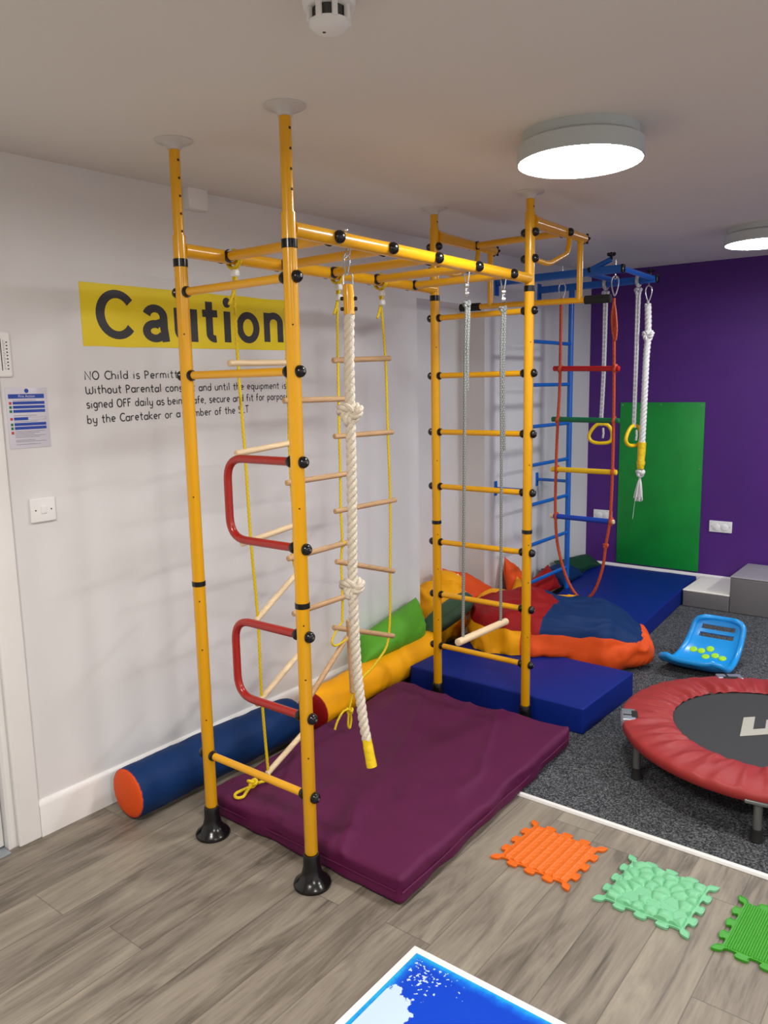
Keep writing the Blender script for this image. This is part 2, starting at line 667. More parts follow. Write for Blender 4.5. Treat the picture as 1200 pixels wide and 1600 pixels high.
def wood_floor():
    m = bpy.data.materials.new('grey_oak_laminate')
    m.use_nodes = True
    nt = m.node_tree
    b = nt.nodes['Principled BSDF']
    b.inputs['Roughness'].default_value = 0.48
    tc = nt.nodes.new('ShaderNodeTexCoord')
    sp = nt.nodes.new('ShaderNodeSeparateXYZ')
    link(nt, tc.outputs['Object'], sp.inputs[0])
    W, LEN = 0.166, 1.2
    xr = math_node(nt, 'DIVIDE', math_node(nt, 'ADD', sp.outputs[0], 2.0 + (0.166 - (1.81 + 2.0) % 0.166)), W)
    row = math_node(nt, 'FLOOR', xr)
    fx = math_node(nt, 'FRACT', xr)
    wn = nt.nodes.new('ShaderNodeTexWhiteNoise')
    wn.noise_dimensions = '1D'
    link(nt, row, wn.inputs['W'])
    yr = math_node(nt, 'ADD', math_node(nt, 'DIVIDE', sp.outputs[1], LEN), wn.outputs['Value'])
    colm = math_node(nt, 'FLOOR', yr)
    fy = math_node(nt, 'FRACT', yr)
    pid = math_node(nt, 'ADD', math_node(nt, 'MULTIPLY', row, 17.3), math_node(nt, 'MULTIPLY', colm, 5.7))
    wn2 = nt.nodes.new('ShaderNodeTexWhiteNoise')
    wn2.noise_dimensions = '1D'
    link(nt, pid, wn2.inputs['W'])
    # grain coordinates, shifted per plank
    cb = nt.nodes.new('ShaderNodeCombineXYZ')
    link(nt, math_node(nt, 'MULTIPLY', sp.outputs[0], 9.0), cb.inputs[0])
    link(nt, math_node(nt, 'MULTIPLY', sp.outputs[1], 1.3), cb.inputs[1])
    link(nt, math_node(nt, 'MULTIPLY', wn2.outputs['Value'], 40.0), cb.inputs[2])
    n1 = nt.nodes.new('ShaderNodeTexNoise')
    n1.inputs['Scale'].default_value = 1.6
    n1.inputs['Detail'].default_value = 7
    n1.inputs['Roughness'].default_value = 0.62
    n1.inputs['Distortion'].default_value = 0.9
    link(nt, cb.outputs[0], n1.inputs['Vector'])
    cb2 = nt.nodes.new('ShaderNodeCombineXYZ')
    link(nt, math_node(nt, 'MULTIPLY', sp.outputs[0], 60.0), cb2.inputs[0])
    link(nt, math_node(nt, 'MULTIPLY', sp.outputs[1], 3.0), cb2.inputs[1])
    link(nt, math_node(nt, 'MULTIPLY', wn2.outputs['Value'], 40.0), cb2.inputs[2])
    n2 = nt.nodes.new('ShaderNodeTexNoise')
    n2.inputs['Scale'].default_value = 2.0
    n2.inputs['Detail'].default_value = 4
    link(nt, cb2.outputs[0], n2.inputs['Vector'])
    grain = math_node(nt, 'ADD', math_node(nt, 'MULTIPLY', n1.outputs['Fac'], 0.75), math_node(nt, 'MULTIPLY', n2.outputs['Fac'], 0.25))
    grain = math_node(nt, 'ADD', grain, math_node(nt, 'MULTIPLY', math_node(nt, 'SUBTRACT', wn2.outputs['Value'], 0.5), 0.13))
    rp = nt.nodes.new('ShaderNodeValToRGB')
    e = rp.color_ramp.elements
    e[0].position = 0.30
    e[0].color = rgb(80, 73, 62)
    e[1].position = 0.68
    e[1].color = rgb(156, 147, 130)
    k = e.new(0.47)
    k.color = rgb(128, 119, 107)
    link(nt, grain, rp.inputs[0])
    # joints
    ex = math_node(nt, 'MINIMUM', fx, math_node(nt, 'SUBTRACT', 1.0, fx))
    ey = math_node(nt, 'MULTIPLY', math_node(nt, 'MINIMUM', fy, math_node(nt, 'SUBTRACT', 1.0, fy)), LEN / W)
    j = math_node(nt, 'LESS_THAN', math_node(nt, 'MINIMUM', ex, ey), 0.011)
    mix = nt.nodes.new('ShaderNodeMix')
    mix.data_type = 'RGBA'
    link(nt, math_node(nt, 'MULTIPLY', j, 0.45), mix.inputs['Factor'])
    link(nt, rp.outputs[0], mix.inputs['A'])
    mix.inputs['B'].default_value = rgb(60, 52, 46)
    link(nt, mix.outputs['Result'], b.inputs['Base Color'])
    bp = nt.nodes.new('ShaderNodeBump')
    bp.inputs['Strength'].default_value = 0.15
    bp.inputs['Distance'].default_value = 0.003
    link(nt, math_node(nt, 'SUBTRACT', grain, j), bp.inputs['Height'])
    link(nt, bp.outputs[0], b.inputs['Normal'])
    return m


def carpet_mat():
    m = bpy.data.materials.new('charcoal_carpet')
    m.use_nodes = True
    nt = m.node_tree
    b = nt.nodes['Principled BSDF']
    b.inputs['Roughness'].default_value = 0.95
    b.inputs['Specular IOR Level'].default_value = 0.1
    tc = nt.nodes.new('ShaderNodeTexCoord')
    n = nt.nodes.new('ShaderNodeTexNoise')
    n.inputs['Scale'].default_value = 150
    n.inputs['Detail'].default_value = 3
    n.inputs['Roughness'].default_value = 0.7
    link(nt, tc.outputs['Object'], n.inputs['Vector'])
    rp = nt.nodes.new('ShaderNodeValToRGB')
    e = rp.color_ramp.elements
    e[0].position = 0.38
    e[0].color = rgb(38, 40, 42)
    e[1].position = 0.66
    e[1].color = rgb(132, 134, 138)
    k = e.new(0.5)
    k.color = rgb(72, 75, 78)
    link(nt, n.outputs['Fac'], rp.inputs[0])
    link(nt, rp.outputs[0], b.inputs['Base Color'])
    bp = nt.nodes.new('ShaderNodeBump')
    bp.inputs['Strength'].default_value = 0.8
    bp.inputs['Distance'].default_value = 0.004
    link(nt, n.outputs['Fac'], bp.inputs['Height'])
    link(nt, bp.outputs[0], b.inputs['Normal'])
    return m


M['floor'] = wood_floor()
M['carpet'] = carpet_mat()

# ------------------------------------------------------------------ room shell
X1, Y0, Y1 = 5.2, -4.0, 4.4752
struct(MB().box(-0.9, X1 + .2, Y0 - .2, Y1 + .2, -0.1, 0.0).build('floor', M['floor'], smooth=False))
EDGE = 0.918
struct(MB().box(0.02, X1, EDGE, Y1, 0.0005, 0.004).build('floor_carpet', M['carpet'], smooth=False))
struct(MB().tube([(0.3, EDGE - 0.012, 0.0015), (X1, EDGE - 0.012, 0.0015)], 0.012, 8).build('trim_1', M['gloss_white']))


def pieces(mb, x0, x1, y0, y1, z0, z1=None):
    """wall block whose top follows the sloping ceiling when z1 is None"""
    c = [(x0, y0), (x1, y0), (x1, y1), (x0, y1)]
    mb.hexa([(x, y, z0) for x, y in c], [(x, y, (Hc(x, y) if z1 is None else z1)) for x, y in c])


wl = MB()
pieces(wl, -0.19, 0, Y0, -1.36, 0)
pieces(wl, -0.19, 0, -1.36, -0.50, 2.05)
pieces(wl, -0.19, 0, -0.50, 2.045, 0)
pieces(wl, -0.19, 0, 2.045, 2.80, 2.106)
pieces(wl, -0.19, 0, 2.80, Y1, 0)
pieces(wl, -0.30, -0.19, 1.9, 3.0, 0)
struct(wl.build('wall_left', M['white_wall'], smooth=False))
wb = MB()
pieces(wb, 0, X1, Y1, Y1 + 0.15, 0)
struct(wb.build('wall_back', M['purple_wall'], smooth=False))
wr = MB()
pieces(wr, X1, X1 + 0.15, Y0, Y1, 0)
struct(wr.build('wall_right', M['white_wall'], smooth=False))
wf = MB()
pieces(wf, -0.19, X1 + .15, Y0 - 0.15, Y0, 0)
struct(wf.build('wall_front', M['white_wall'], smooth=False))
ce = MB()
cx = [(-0.4, Y0 - .2), (X1 + .2, Y0 - .2), (X1 + .2, Y1 + .2), (-0.4, Y1 + .2)]
ce.hexa([(x, y, Hc(x, y)) for x, y in cx], [(x, y, Hc(x, y) + .08) for x, y in cx])
struct(ce.build('ceiling', M['ceiling'], smooth=False))


def skirting(mb, a, b, n, h=0.137, t=0.018):
    """moulded board between floor points a and b, n = direction into the room"""
    a, b, n = Vector(a), Vector(b), Vector(n)
    prof = [(0.0, 0.0), (t, 0.0), (t, h - 0.022), (t - 0.003, h - 0.012), (t - 0.009, h - 0.003), (t - 0.013, h), (0.0, h)]
    va = mb.verts([a + n * p + Vector((0, 0, z)) for p, z in prof])
    vb = mb.verts([b + n * p + Vector((0, 0, z)) for p, z in prof])
    for i in range(len(prof)):
        j = (i + 1) % len(prof)
        mb.face([va[i], va[j], vb[j], vb[i]])
    mb.face(va[::-1])
    mb.face(vb)


sk = MB()
skirting(sk, (0, -0.385, 0.0), (0, 2.045, 0.0), (1, 0, 0))
skirting(sk, (0, 2.80, 0.0), (0, Y1, 0.0), (1, 0, 0))
skirting(sk, (-0.19, 2.045, 0.0), (-0.19, 2.80, 0.0), (1, 0, 0))
struct(sk.build('baseboard_left', M['gloss_white'], angle=25, fix=True))
sk = MB()
skirting(sk, (0.018, Y1, 0.0), (X1, Y1, 0.0), (0, -1, 0))
struct(sk.build('baseboard_back', M['gloss_white'], angle=25, fix=True))

# door and its frame at the left edge
dr = MB()
dr.rbox((-0.045, -0.930, 1.02), (0.04, 0.852, 2.02), 0.003, rs=1)
door = struct(dr.build('door_1', M['gloss_white']))
struct(MB().box(-0.12, -0.066, -1.358, -0.470, 0.0, 2.045).build('door_gap_shade', M['gap_shade'], smooth=False))  # black slab behind the door, painted shade for the gap at its edge
fr = MB()
fr.rbox((0.009, -0.427, 1.045), (0.02, 0.084, 2.09), 0.006, rs=2)
fr.rbox((0.009, -1.43, 1.045), (0.02, 0.084, 2.09), 0.006, rs=2)
fr.rbox((0.009, -0.93, 2.075), (0.02, 0.92, 0.084), 0.006, rs=2)
fr.rbox((-0.011, -0.480, 1.02), (0.026, 0.022, 2.04), 0.005, rs=2)
struct(fr.build('trim_3', M['gloss_white']))
struct(MB().rbox((-0.02, -0.93, 0.003), (0.10, 0.85, 0.006), 0.002, rs=1).build('trim_4', M['zinc']))

# ------------------------------------------------------------------ yellow climbing frame
XA, XB, L = 0.5115, 1.0075, 1.4742
ZR = [1.9255, 1.6563, 1.3887, 1.1234, 0.8468, 0.5793, 0.3127]
frame = thing('jungle_gym', ((XA + XB) / 2, L / 2, 0), 'yellow steel climbing frame with monkey bars braced between floor and ceiling', 'climbing frame')
PR = 0.0215


def upright(x, y, far):
    top = Hc(x, y)
    zs = 2.335 if far else 2.104
    m = MB()
    m.lathe((x, y, 0.095), (0, 0, 1), [(PR - .0035, 0), (PR - .0035, .016), (PR, .022), (PR, zs - .095)], 20)
    u = m.build('upright', M['yellow'], frame)
    MB().lathe((x, y, zs - 0.01), (0, 0, 1), [(0.0175, 0), (0.0175, top - zs - 0.012)], 18).build('extension_tube', M['yellow'], u)
    fl = MB().lathe((x, y, top - 0.036), (0, 0, 1), [(0.019, 0.006), (0.022, 0.007), (0.026, 0.020), (0.036, 0.0265), (0.056, 0.0295), (0.060, 0.032), (0.060, 0.036)], 28)
    tag(fl.build('ceiling_flange', M['clear_white'], u), 'milky plastic disc pressed to the ceiling')
    k = 0.8 if far else 1.0
    ft = MB().lathe((x, y, 0), (0, 0, 1), [(0.061 * k, 0.0), (0.063 * k, 0.006), (0.060 * k, 0.014), (0.047 * k, 0.024), (0.034, 0.044), (0.0285, 0.07), (0.027, 0.108), (0.025, 0.112), (0.02, 0.112)], 28)
    tag(ft.build('foot', M['black_plastic'], u), 'black flared plastic foot')
    for z in (2.018, 0.945):
        MB().lathe((x, y, z - 0.013 * (1 if z > 1 else .7)), (0, 0, 1), [(PR, 0), (PR + .0022, .001), (PR + .0022, .025 if z > 1 else .017), (PR, .026 if z > 1 else .018)], 20).build('collar', M['black_plastic'], u)
    h = MB()
    n = 6 if not far else 1
    for i in range(n):
        z = top - 0.062 - 0.0545 * i
        if z > zs + .01:
            h.lathe((x + 0.0168, y, z), (1, 0, 0), [(0.0, 0.0009), (0.0042, 0.0012), (0.0042, 0.0)], 10)
    for z in (1.79, 1.25, 0.71, 0.885, 0.45):
        h.lathe((x + (PR - 0.0008) * 0.75, y - (PR - 0.0008) * 0.66, z), (0.75, -0.66, 0), [(0.0, 0.0012), (0.0028, 0.0012), (0.0028, 0.0)], 8)
    build_split(h, 'adjustment_hole', M['screw'], u, .001, 20)
    return u


for (x, y, far) in ((XA, 0, 0), (XB, 0, 0), (XA, L, 1), (XB, L, 1)):
    upright(x, y, far)


def dome(mb, p, d, r=0.0185):
    """round black bolt cap on a tube, pointing along d"""
    mb.lathe(p, d, [(r * .8, -0.002), (r, 0.002), (r, 0.006), (r * .93, 0.012), (r * .72, 0.018), (r * .4, 0.0215), (0.0, 0.023)], 16)
    return mb


def screw_face(mb, p, d):
    mb.lathe(Vector(p) + Vector(d) * 0.0222, d, [(0.0, 0.0014), (0.004, 0.0012), (0.004, -0.002)], 8)
    return mb


def rung(y, z, parent=frame, r=0.0132):
    o = MB().tube([(XA + PR - .002, y, z), (XB - PR + .002, y, z)], r, 14).build('rung', M['yellow'], parent)
    m = MB()
    m.lathe((XA + PR - .004, y, z), (1, 0, 0), [(0.017, 0), (0.0185, 0.004), (0.0185, 0.010), (0.015, 0.017), (0.013, 0.017)], 16)
    m.lathe((XB - PR + .004, y, z), (-1, 0, 0), [(0.017, 0), (0.0185, 0.004), (0.0185, 0.010), (0.015, 0.017), (0.013, 0.017)], 16)
    dome(m, (XA - PR + .002, y, z), (-1, 0, 0))
    dome(m, (XB + PR - .002, y, z), (1, 0, 0))
    build_split(m, 'bolt_cap', M['black_plastic'], o)
    s = MB()
    screw_face(s, (XB + PR - .002, y, z), (1, 0, 0))
    build_split(s, 'bolt_head', M['grey_tube'], o)
    return o


for z in (ZR[0], ZR[1], ZR[6]):
    rung(0, z)
for z in ZR:
    rung(L, z)

# red D handles on the near right upright
for (za, zb) in ((ZR[2], ZR[3]), (ZR[4], ZR[5])):
    path = bend([(XB - PR + .002, 0, za), (0.69, 0, za), (0.69, 0, zb), (XB - PR + .002, 0, zb)], 0.075, 8)
    o = MB().tube(path, 0.0135, 14).build('grab_handle', M['red_metal'], frame)
    tag(o, 'red D shaped side handle')
    m = MB()
    s = MB()
    for z in (za, zb):
        m.lathe((XB - PR + .004, 0, z), (-1, 0, 0), [(0.017, 0), (0.0185, 0.004), (0.0185, 0.012), (0.016, 0.018), (0.013, 0.018)], 16)
        dome(m, (XB + PR - .002, 0, z), (1, 0, 0))
        screw_face(s, (XB + PR - .002, 0, z), (1, 0, 0))
    build_split(m, 'bolt_cap', M['black_plastic'], o)
    build_split(s, 'bolt_head', M['grey_tube'], o)

# monkey bars
ZB = 2.06
BR = 0.0225
YM = [0.193, 0.464, 0.735, 1.012, 1.290]
for x in (XA, XB):
    MB().tube([(x, 0.014, ZB), (x, L - 0.014, ZB)], BR, 20).build('side_beam', M['yellow'], frame)
for y in YM:
    o = MB().tube([(XA + BR - .004, y, ZB), (XB - BR + .004, y, ZB)], 0.0165, 14).build('monkey_bar', M['yellow'], frame)
    m = MB()
    for s_, x in ((1, XA + BR - .006), (-1, XB - BR + .006)):
        m.lathe((x, y, ZB), (s_, 0, 0), [(0.0225, 0), (0.0235, 0.003), (0.0215, 0.008), (0.0205, 0.012), (0.016, 0.012)], 16)
    dome(m, (XB + BR - .003, y, ZB), (1, 0, 0), 0.0205)
    dome(m, (XA - BR + .003, y, ZB), (-1, 0, 0), 0.0205)
    build_split(m, 'bolt_cap', M['black_plastic'], o)

# pull-up bar at the far end
ZP = 2.30
for x in (XA, XB):
    a = MB()
    a.tube([(x, L + .012, ZP - .002), (x, L + .08, ZP), (x, 2.035, ZP)], [0.033, 0.026, 0.021], 16)
    arm = a.build('pull_up_arm', M['yellow'], frame)
    m = MB()
    m.lathe((x, 2.033, ZP), (0, 1, 0), [(0.018, 0), (0.022, 0.002), (0.022, 0.012), (0.019, 0.018), (0.008, 0.020), (0, 0.021)], 16)
    for k in range(6):
        a_ = k * PI / 3
        m.ball((x + 0.021 * math.cos(a_), 2.047, ZP + 0.021 * math.sin(a_)), 0.007, 8)
    for z in (2.252, 2.143):
        dome(m, (x + PR - .002, L, z), (1, 0, 0))
        dome(m, (x - PR + .002, L, z), (-1, 0, 0))
    build_split(m, 'bolt_cap', M['black_plastic'], arm)
    MB().tube([(x, 1.992, ZP - .012), (x, 1.992, 2.01)], 0.0145, 14).build('drop_tube', M['yellow'], arm)
    br_ = bend([(x, L + .015, 2.146), (x, 1.655, 2.140), (x, 1.855, 2.212), (x, 1.872, ZP - .01)], 0.035, 5)
    MB().tube(br_, 0.0115, 12).build('brace', M['yellow'], arm)
o = MB().tube([(XA + .018, 1.828, ZP), (XB - .018, 1.828, ZP)], 0.016, 14).build('cross_tube', M['yellow'], frame)
m = MB()
m.lathe((XA + .014, 1.828, ZP), (1, 0, 0), [(0.019, 0), (0.0215, 0.003), (0.0205, 0.012), (0.016, 0.012)], 16)
m.lathe((XB - .014, 1.828, ZP), (-1, 0, 0), [(0.019, 0), (0.0215, 0.003), (0.0205, 0.012), (0.016, 0.012)], 16)
dome(m, (XB + .017, 1.828, ZP), (1, 0, 0), 0.019)
dome(m, (XA - .017, 1.828, ZP), (-1, 0, 0), 0.019)
build_split(m, 'bolt_cap', M['black_plastic'], o)
bar = MB().tube([(0.345, 1.995, 2.022), (1.15, 1.995, 2.004)], 0.0145, 14).build('pull_up_bar', M['yellow'], frame)
for a, b in (((0.325, 1.995, 2.0225), (0.45, 1.995, 2.0197)), ((1.034, 1.995, 2.0066), (1.166, 1.995, 2.0036))):
    A, B = Vector(a), Vector(b)
    d = (B - A).length
    MB().lathe(A, B - A, [(0.012, 0), (0.0205, 0.003), (0.0205, d - 0.003), (0.012, d)], 18).build('foam_grip', M['black_foam'], bar)

# ------------------------------------------------------------------ rope net on the left beam
net = thing('rope_net', (XA, 0.6, 0), 'yellow cord climbing net with pale wooden rungs under the left beam', 'rope ladder')
XN = XA
R1 = [(0.226, 2.00), (0.227, 1.70), (0.240, 1.38), (0.249, 1.05), (0.266, 0.755), (0.268, 0.44), (0.284, 0.122)]
R2 = [(0.497, 2.00), (0.470, 1.70), (0.472, 1.56), (0.468, 1.40), (0.470, 1.25), (0.476, 1.08), (0.466, 0.955), (0.477, 0.88), (0.476, 0.725), (0.482, 0.56), (0.535, 0.235)]
R3 = [(0.774, 2.00), (0.766, 1.72), (0.764, 1.56), (0.762, 1.41), (0.762, 1.25), (0.758, 1.10), (0.762, 0.956), (0.752, 0.886), (0.754, 0.725), (0.748, 0.615)]
R4 = [(1.055, 2.00), (1.084, 1.73), (1.092, 1.41), (1.100, 1.10), (1.090, 0.775), (1.072, 0.465), (0.99, 0.375), (0.872, 0.325)]
for R in (R1, R2, R3, R4):
    y0 = R[0][0]
    p = [(XN, y, z) for y, z in R]
    rp_ = MB().tube(smooth_path(p, 4), 0.0055, 8).build('cord', M['yellow_cord'], net)
    c = MB()
    loop = [(XN + 0.030 * math.cos(a), y0 + 0.004 * math.sin(a), ZB - 0.004 + 0.031 * math.sin(a)) for a in [2 * PI * i / 24 for i in range(24)]]
    c.tube(loop, 0.005, 8, closed=True)
    for i in range(24):
        loop[i] = (loop[i][0], loop[i][1] + .010, loop[i][2])
    c.tube(loop, 0.005, 8, closed=True)
    c.tube([(XN, y0, 2.03), (XN + .004, y0 + .004, 1.985), (XN, y0, 1.945)], 0.0055, 8)
    c.tube([(XN + .01, y0 + .008, 2.03), (XN + .012, y0 - .006, 1.975), (XN, y0, 1.945)], 0.0055, 8)
    c.tube([(XN, y0, 1.955), (XN + .006, y0 - .018, 1.925), (XN + .008, y0 - .034, 1.90)], 0.0055, 8)
    c.build('hitch', M['yellow_cord'], rp_)
    k = MB()
    for z in (2.008, 1.968):
        k.rbox((XN + .010, y0 - .002, z), (0.026, 0.026, 0.024), 0.007)
    tag(k.build('cord_lock', M['white_plastic'], rp_), 'white plastic cord lock')
rungsA = [((0.183, 1.700), (0.500, 1.706)), ((0.195, 1.381), (0.505, 1.403)), ((0.202, 1.050), (0.510, 1.080)),
          ((0.255, 0.745), (0.500, 0.893)), ((0.237, 0.416), (0.505, 0.565)), ((0.276, 0.118), (0.556, 0.240))]
rungsB = [((0.442, 1.563), (0.798, 1.563)), ((0.440, 1.249), (0.795, 1.250)), ((0.432, 0.952), (0.790, 0.957)),
          ((0.450, 0.725), (0.788, 0.726)), ((0.500, 0.330), (0.775, 0.545))]
rungsC = [((0.735, 1.718), (1.118, 1.733)), ((0.730, 1.411), (1.127, 1.407)), ((0.720, 1.100), (1.142, 1.097)),
          ((0.719, 0.887), (1.119, 0.766)), ((0.691, 0.607), (1.108, 0.457))]
for k_, lst in enumerate((rungsA, rungsB, rungsC)):
    for i, (a, b) in enumerate(lst):
        mt = M['wood'] if k_ == 0 else M['wood_dark']
        dx = 0.0 if k_ != 1 else 0.004
        r_ = 0.0115
        P0, P1 = Vector((XN + dx, a[0], a[1])), Vector((XN + dx, b[0], b[1]))
        ln = (P1 - P0).length
        o = MB().lathe(P0, P1 - P0, [(r_ - .003, 0), (r_, .003), (r_, ln - .003), (r_ - .003, ln)], 14).build('rung', mt, net)
o = MB().lathe((XN + .012, 0.775, 0.622), (0.0, 0.014, -0.335), [(.0085, 0), (.0115, .003), (.0115, .333), (.0085, .336)], 14).build('rung', M['wood_dark'], net)
k = MB()
for (y, z) in ((0.470, 0.952), (0.762, 0.956)):
    k.tube(knot_path((XN, y, z), 0.014, n=40), 0.0048, 8, closed=False)
# tail with a knot lying on the purple mat, and one hanging by the yellow bolster
k.tube(smooth_path([(XN, 0.284, 0.122), (XN + .02, 0.27, 0.108), (XN + .01, 0.235, 0.106), (XN - .005, 0.21, 0.104), (XN + .01, 0.165, 0.102), (XN + .03, 0.125, 0.101), (XN + .015, 0.105, 0.101), (XN - .01, 0.125, 0.101), (XN, 0.18, 0.104)], 5), 0.006, 8)
k.tube(knot_path((XN, 0.20, 0.114), 0.019, n=40, rotz=0.6), 0.0062, 8)
k.tube(smooth_path([(XN, 0.748, 0.615), (XN + .004, 0.70, 0.585), (XN + .012, 0.665, 0.555), (XN + .012, 0.685, 0.53), (XN + .01, 0.75, 0.535), (XN + .01, 0.79, 0.56), (XN, 0.79, 0.60)], 5), 0.0048, 8)
k.tube(smooth_path([(XN + .02, 0.795, 0.33), (XN + .01, 0.785, 0.26), (XN + .005, 0.775, 0.215), (XN, 0.79, 0.165), (XN, 0.78, 0.125), (XN, 0.768, 0.14), (XN, 0.775, 0.2)], 5), 0.005, 8)
k.tube(knot_path((XN + .004, 0.778, 0.205), 0.017, n=40), 0.0055, 8)
k.tube(smooth_path([(XN + .004, 0.775, 0.215), (XN + .002, 0.735, 0.215), (XN, 0.70, 0.185), (XN - .004, 0.685, 0.15)], 5), 0.005, 8)
k.tube(smooth_path([(XN, 0.872, 0.325), (XN + .01, 0.835, 0.315), (XN + .02, 0.80, 0.33)], 4), 0.0048, 8)
build_split(k, 'cord_knot', M['yellow_cord'], net)


# ------------------------------------------------------------------ hanging hardware
def carabiner(mb, top, h=0.075, w=0.032, r=0.0034, ang=0.0):
    """pear shaped snap hook hanging from top"""
    top = Vector(top)
    pts = []
    for i in range(28):
        a = 2 * PI * i / 28
        wz = math.cos(a)
        wx = math.sin(a) * (w / 2) * (0.72 + 0.34 * wz)
        pts.append(top + Vector((wx * math.cos(ang), wx * math.sin(ang), -h / 2 + wz * h / 2)))
    mb.tube(pts, r, 8, closed=True)
    return mb


# thick cotton climbing rope
YC = 0.252
climb = thing('climbing_rope', (XB, YC, 0.33), 'thick cream climbing rope with two knots hanging from the right beam', 'rope')
path = [(XB + .006, YC, 1.845), (1.008, YC, 1.70), (1.0075, YC, 1.537), (1.006, YC, 1.29), (1.002, YC, 1.1), (0.999, YC, 0.952), (1.002, YC, 0.80), (1.009, YC, 0.652), (1.022, YC, 0.54), (1.034, YC, 0.46), (1.045, YC, 0.415)]
b_ = MB()
twisted(b_, smooth_path(path, 4), 0.0168, 3, 0.075, 10)
tag(b_.build('rope', M['cotton'], climb), 'cream laid cotton rope')
for z, x in ((1.525, 1.009), (0.945, 0.999)):
    kb = MB()
    twisted(kb, knot_path((x - .003, YC, z), 0.034, n=60, rotz=0.65), 0.0150, 3, 0.075, 8)
    kb.build('knot', M['cotton'], climb)
tp = MB()
tpath = smooth_path([(1.044, YC, 0.42), (1.053, YC, 0.375), (1.064, YC, 0.325)], 5)
tp.tube(tpath, [0.0165] * 3 + [0.0175] * 5 + [0.0185] * 3, 14)
tag(tp.build('end_tape', M['yellow_tape'], climb), 'yellow tape around the rope end')
sl = MB()
sl.tube([(XB + .006, YC, 1.835), (XB + .005, YC, 1.89), (XB + .004, YC, 1.905), (XB + .003, YC, 1.925), (XB + .003, YC, 1.928)], [0.0175, 0.0175, 0.0175, 0.016, 0.010], 16)
sleeve = sl.build('clamp_sleeve', M['yellow'], climb)
bt = MB()
for z in (1.852, 1.884):
    for s_ in (-1, 1):
        d = Vector((s_ * 0.79, s_ * 0.61, 0))
        bt.lathe(Vector((XB + .005, YC, z)) + d * .015, d, [(0.005, 0), (0.0062, .003), (0.0062, .009), (0.004, .012)], 10)
build_split(bt, 'clamp_bolt', M['black_plastic'], sleeve, .001)
st = MB()
rt3 = Vector((0.79, 0.61, 0))
c0 = Vector((XB + .004, YC, 0))
st.tube(bend([c0 - rt3 * .0145 + Vector((0, 0, 1.905)), c0 - rt3 * .0145 + Vector((0, 0, 1.962)), c0 + rt3 * .0145 + Vector((0, 0, 1.962)), c0 + rt3 * .0145 + Vector((0, 0, 1.905))], .014, 6), 0.0026, 8)
st.build('hanging_shackle', M['steel'], climb)
cb_ = MB()
carabiner(cb_, (XB, YC, 2.022), 0.066, 0.022, 0.0032, 0.66)
cb_.tube([(XB - .008, YC + .01, 2.037), (XB - .008, YC + .004, 2.015), (XB, YC, 2.008), (XB + .008, YC + .004, 2.015), (XB + .008, YC + .01, 2.037)], 0.003, 8)
cb_.tube([(XB, YC, 2.045), (XB, YC, ZB + BR + .012)], 0.0045, 8)
cb_.ball((XB, YC, ZB + BR + .008), 0.008, 10)
cb_.build('carabiner', M['steel'], climb)

# trapeze on the right beam
trap = thing('trapeze', (XB, 1.09, 0.58), 'wooden trapeze bar on two grey flecked cords from the right beam', 'trapeze')
for (y0, y1, zd) in ((0.962, 0.926, 1.59), (1.245, 1.236, 1.33)):
    z1 = 0.585
    rb = MB()
    rb.tube(smooth_path([(XB, y0 - .004, 1.90), (XB, y0 - .014, 1.70), (XB, (y0 + y1) / 2 - .004, 1.3), (XB, y1, z1)], 6), 0.0062, 10)
    # doubled upper part
    rb.tube(smooth_path([(XB + .004, y0 + .008, 1.93), (XB + .008, y0 - .002, 1.85), (XB + .008, y0 - .010, (1.9 + zd) / 2), (XB + .006, (y0 * .6 + y1 * .4) + .006, zd)], 5), 0.0068, 10)
    rb.tube(knot_path((XB, y0 - .002, 1.915), 0.013, n=40, rotz=.6), 0.0062, 8)
    rr = rb.build('cord', M['grey_cord'], trap)
    h = MB()
    h.tube([(XB - .012, y0, 2.035), (XB - .008, y0, 2.012), (XB - .004, y0, 1.995)], 0.0028, 8)
    h.tube([(XB + .012, y0, 2.035), (XB + .008, y0, 2.012), (XB + .004, y0, 1.995)], 0.0028, 8)
    h.lathe((XB, y0, 1.985), (0.79, 0.61, 0), [(0.004, -.009), (.013, -.007), (.013, .007), (.004, .009)], 14)
    h.lathe((XB, y0, 1.955), (0.79, 0.61, 0), [(0.004, -.009), (.013, -.007), (.013, .007), (.004, .009)], 14)
    h.rbox((XB, y0, 1.97), (0.008, 0.02, 0.05), 0.004)
    h.build('rope_adjuster', M['steel'], rr)
d0, d1 = Vector((XB, 0.885, 0.581)), Vector((XB, 1.287, 0.569))
ln = (d1 - d0).length
MB().lathe(d0, d1 - d0, [(0.008, 0), (0.0145, 0.002), (0.0155, 0.005), (0.0155, ln - .005), (0.0145, ln - .002), (0.008, ln)], 18).build('bar', M['wood'], trap)

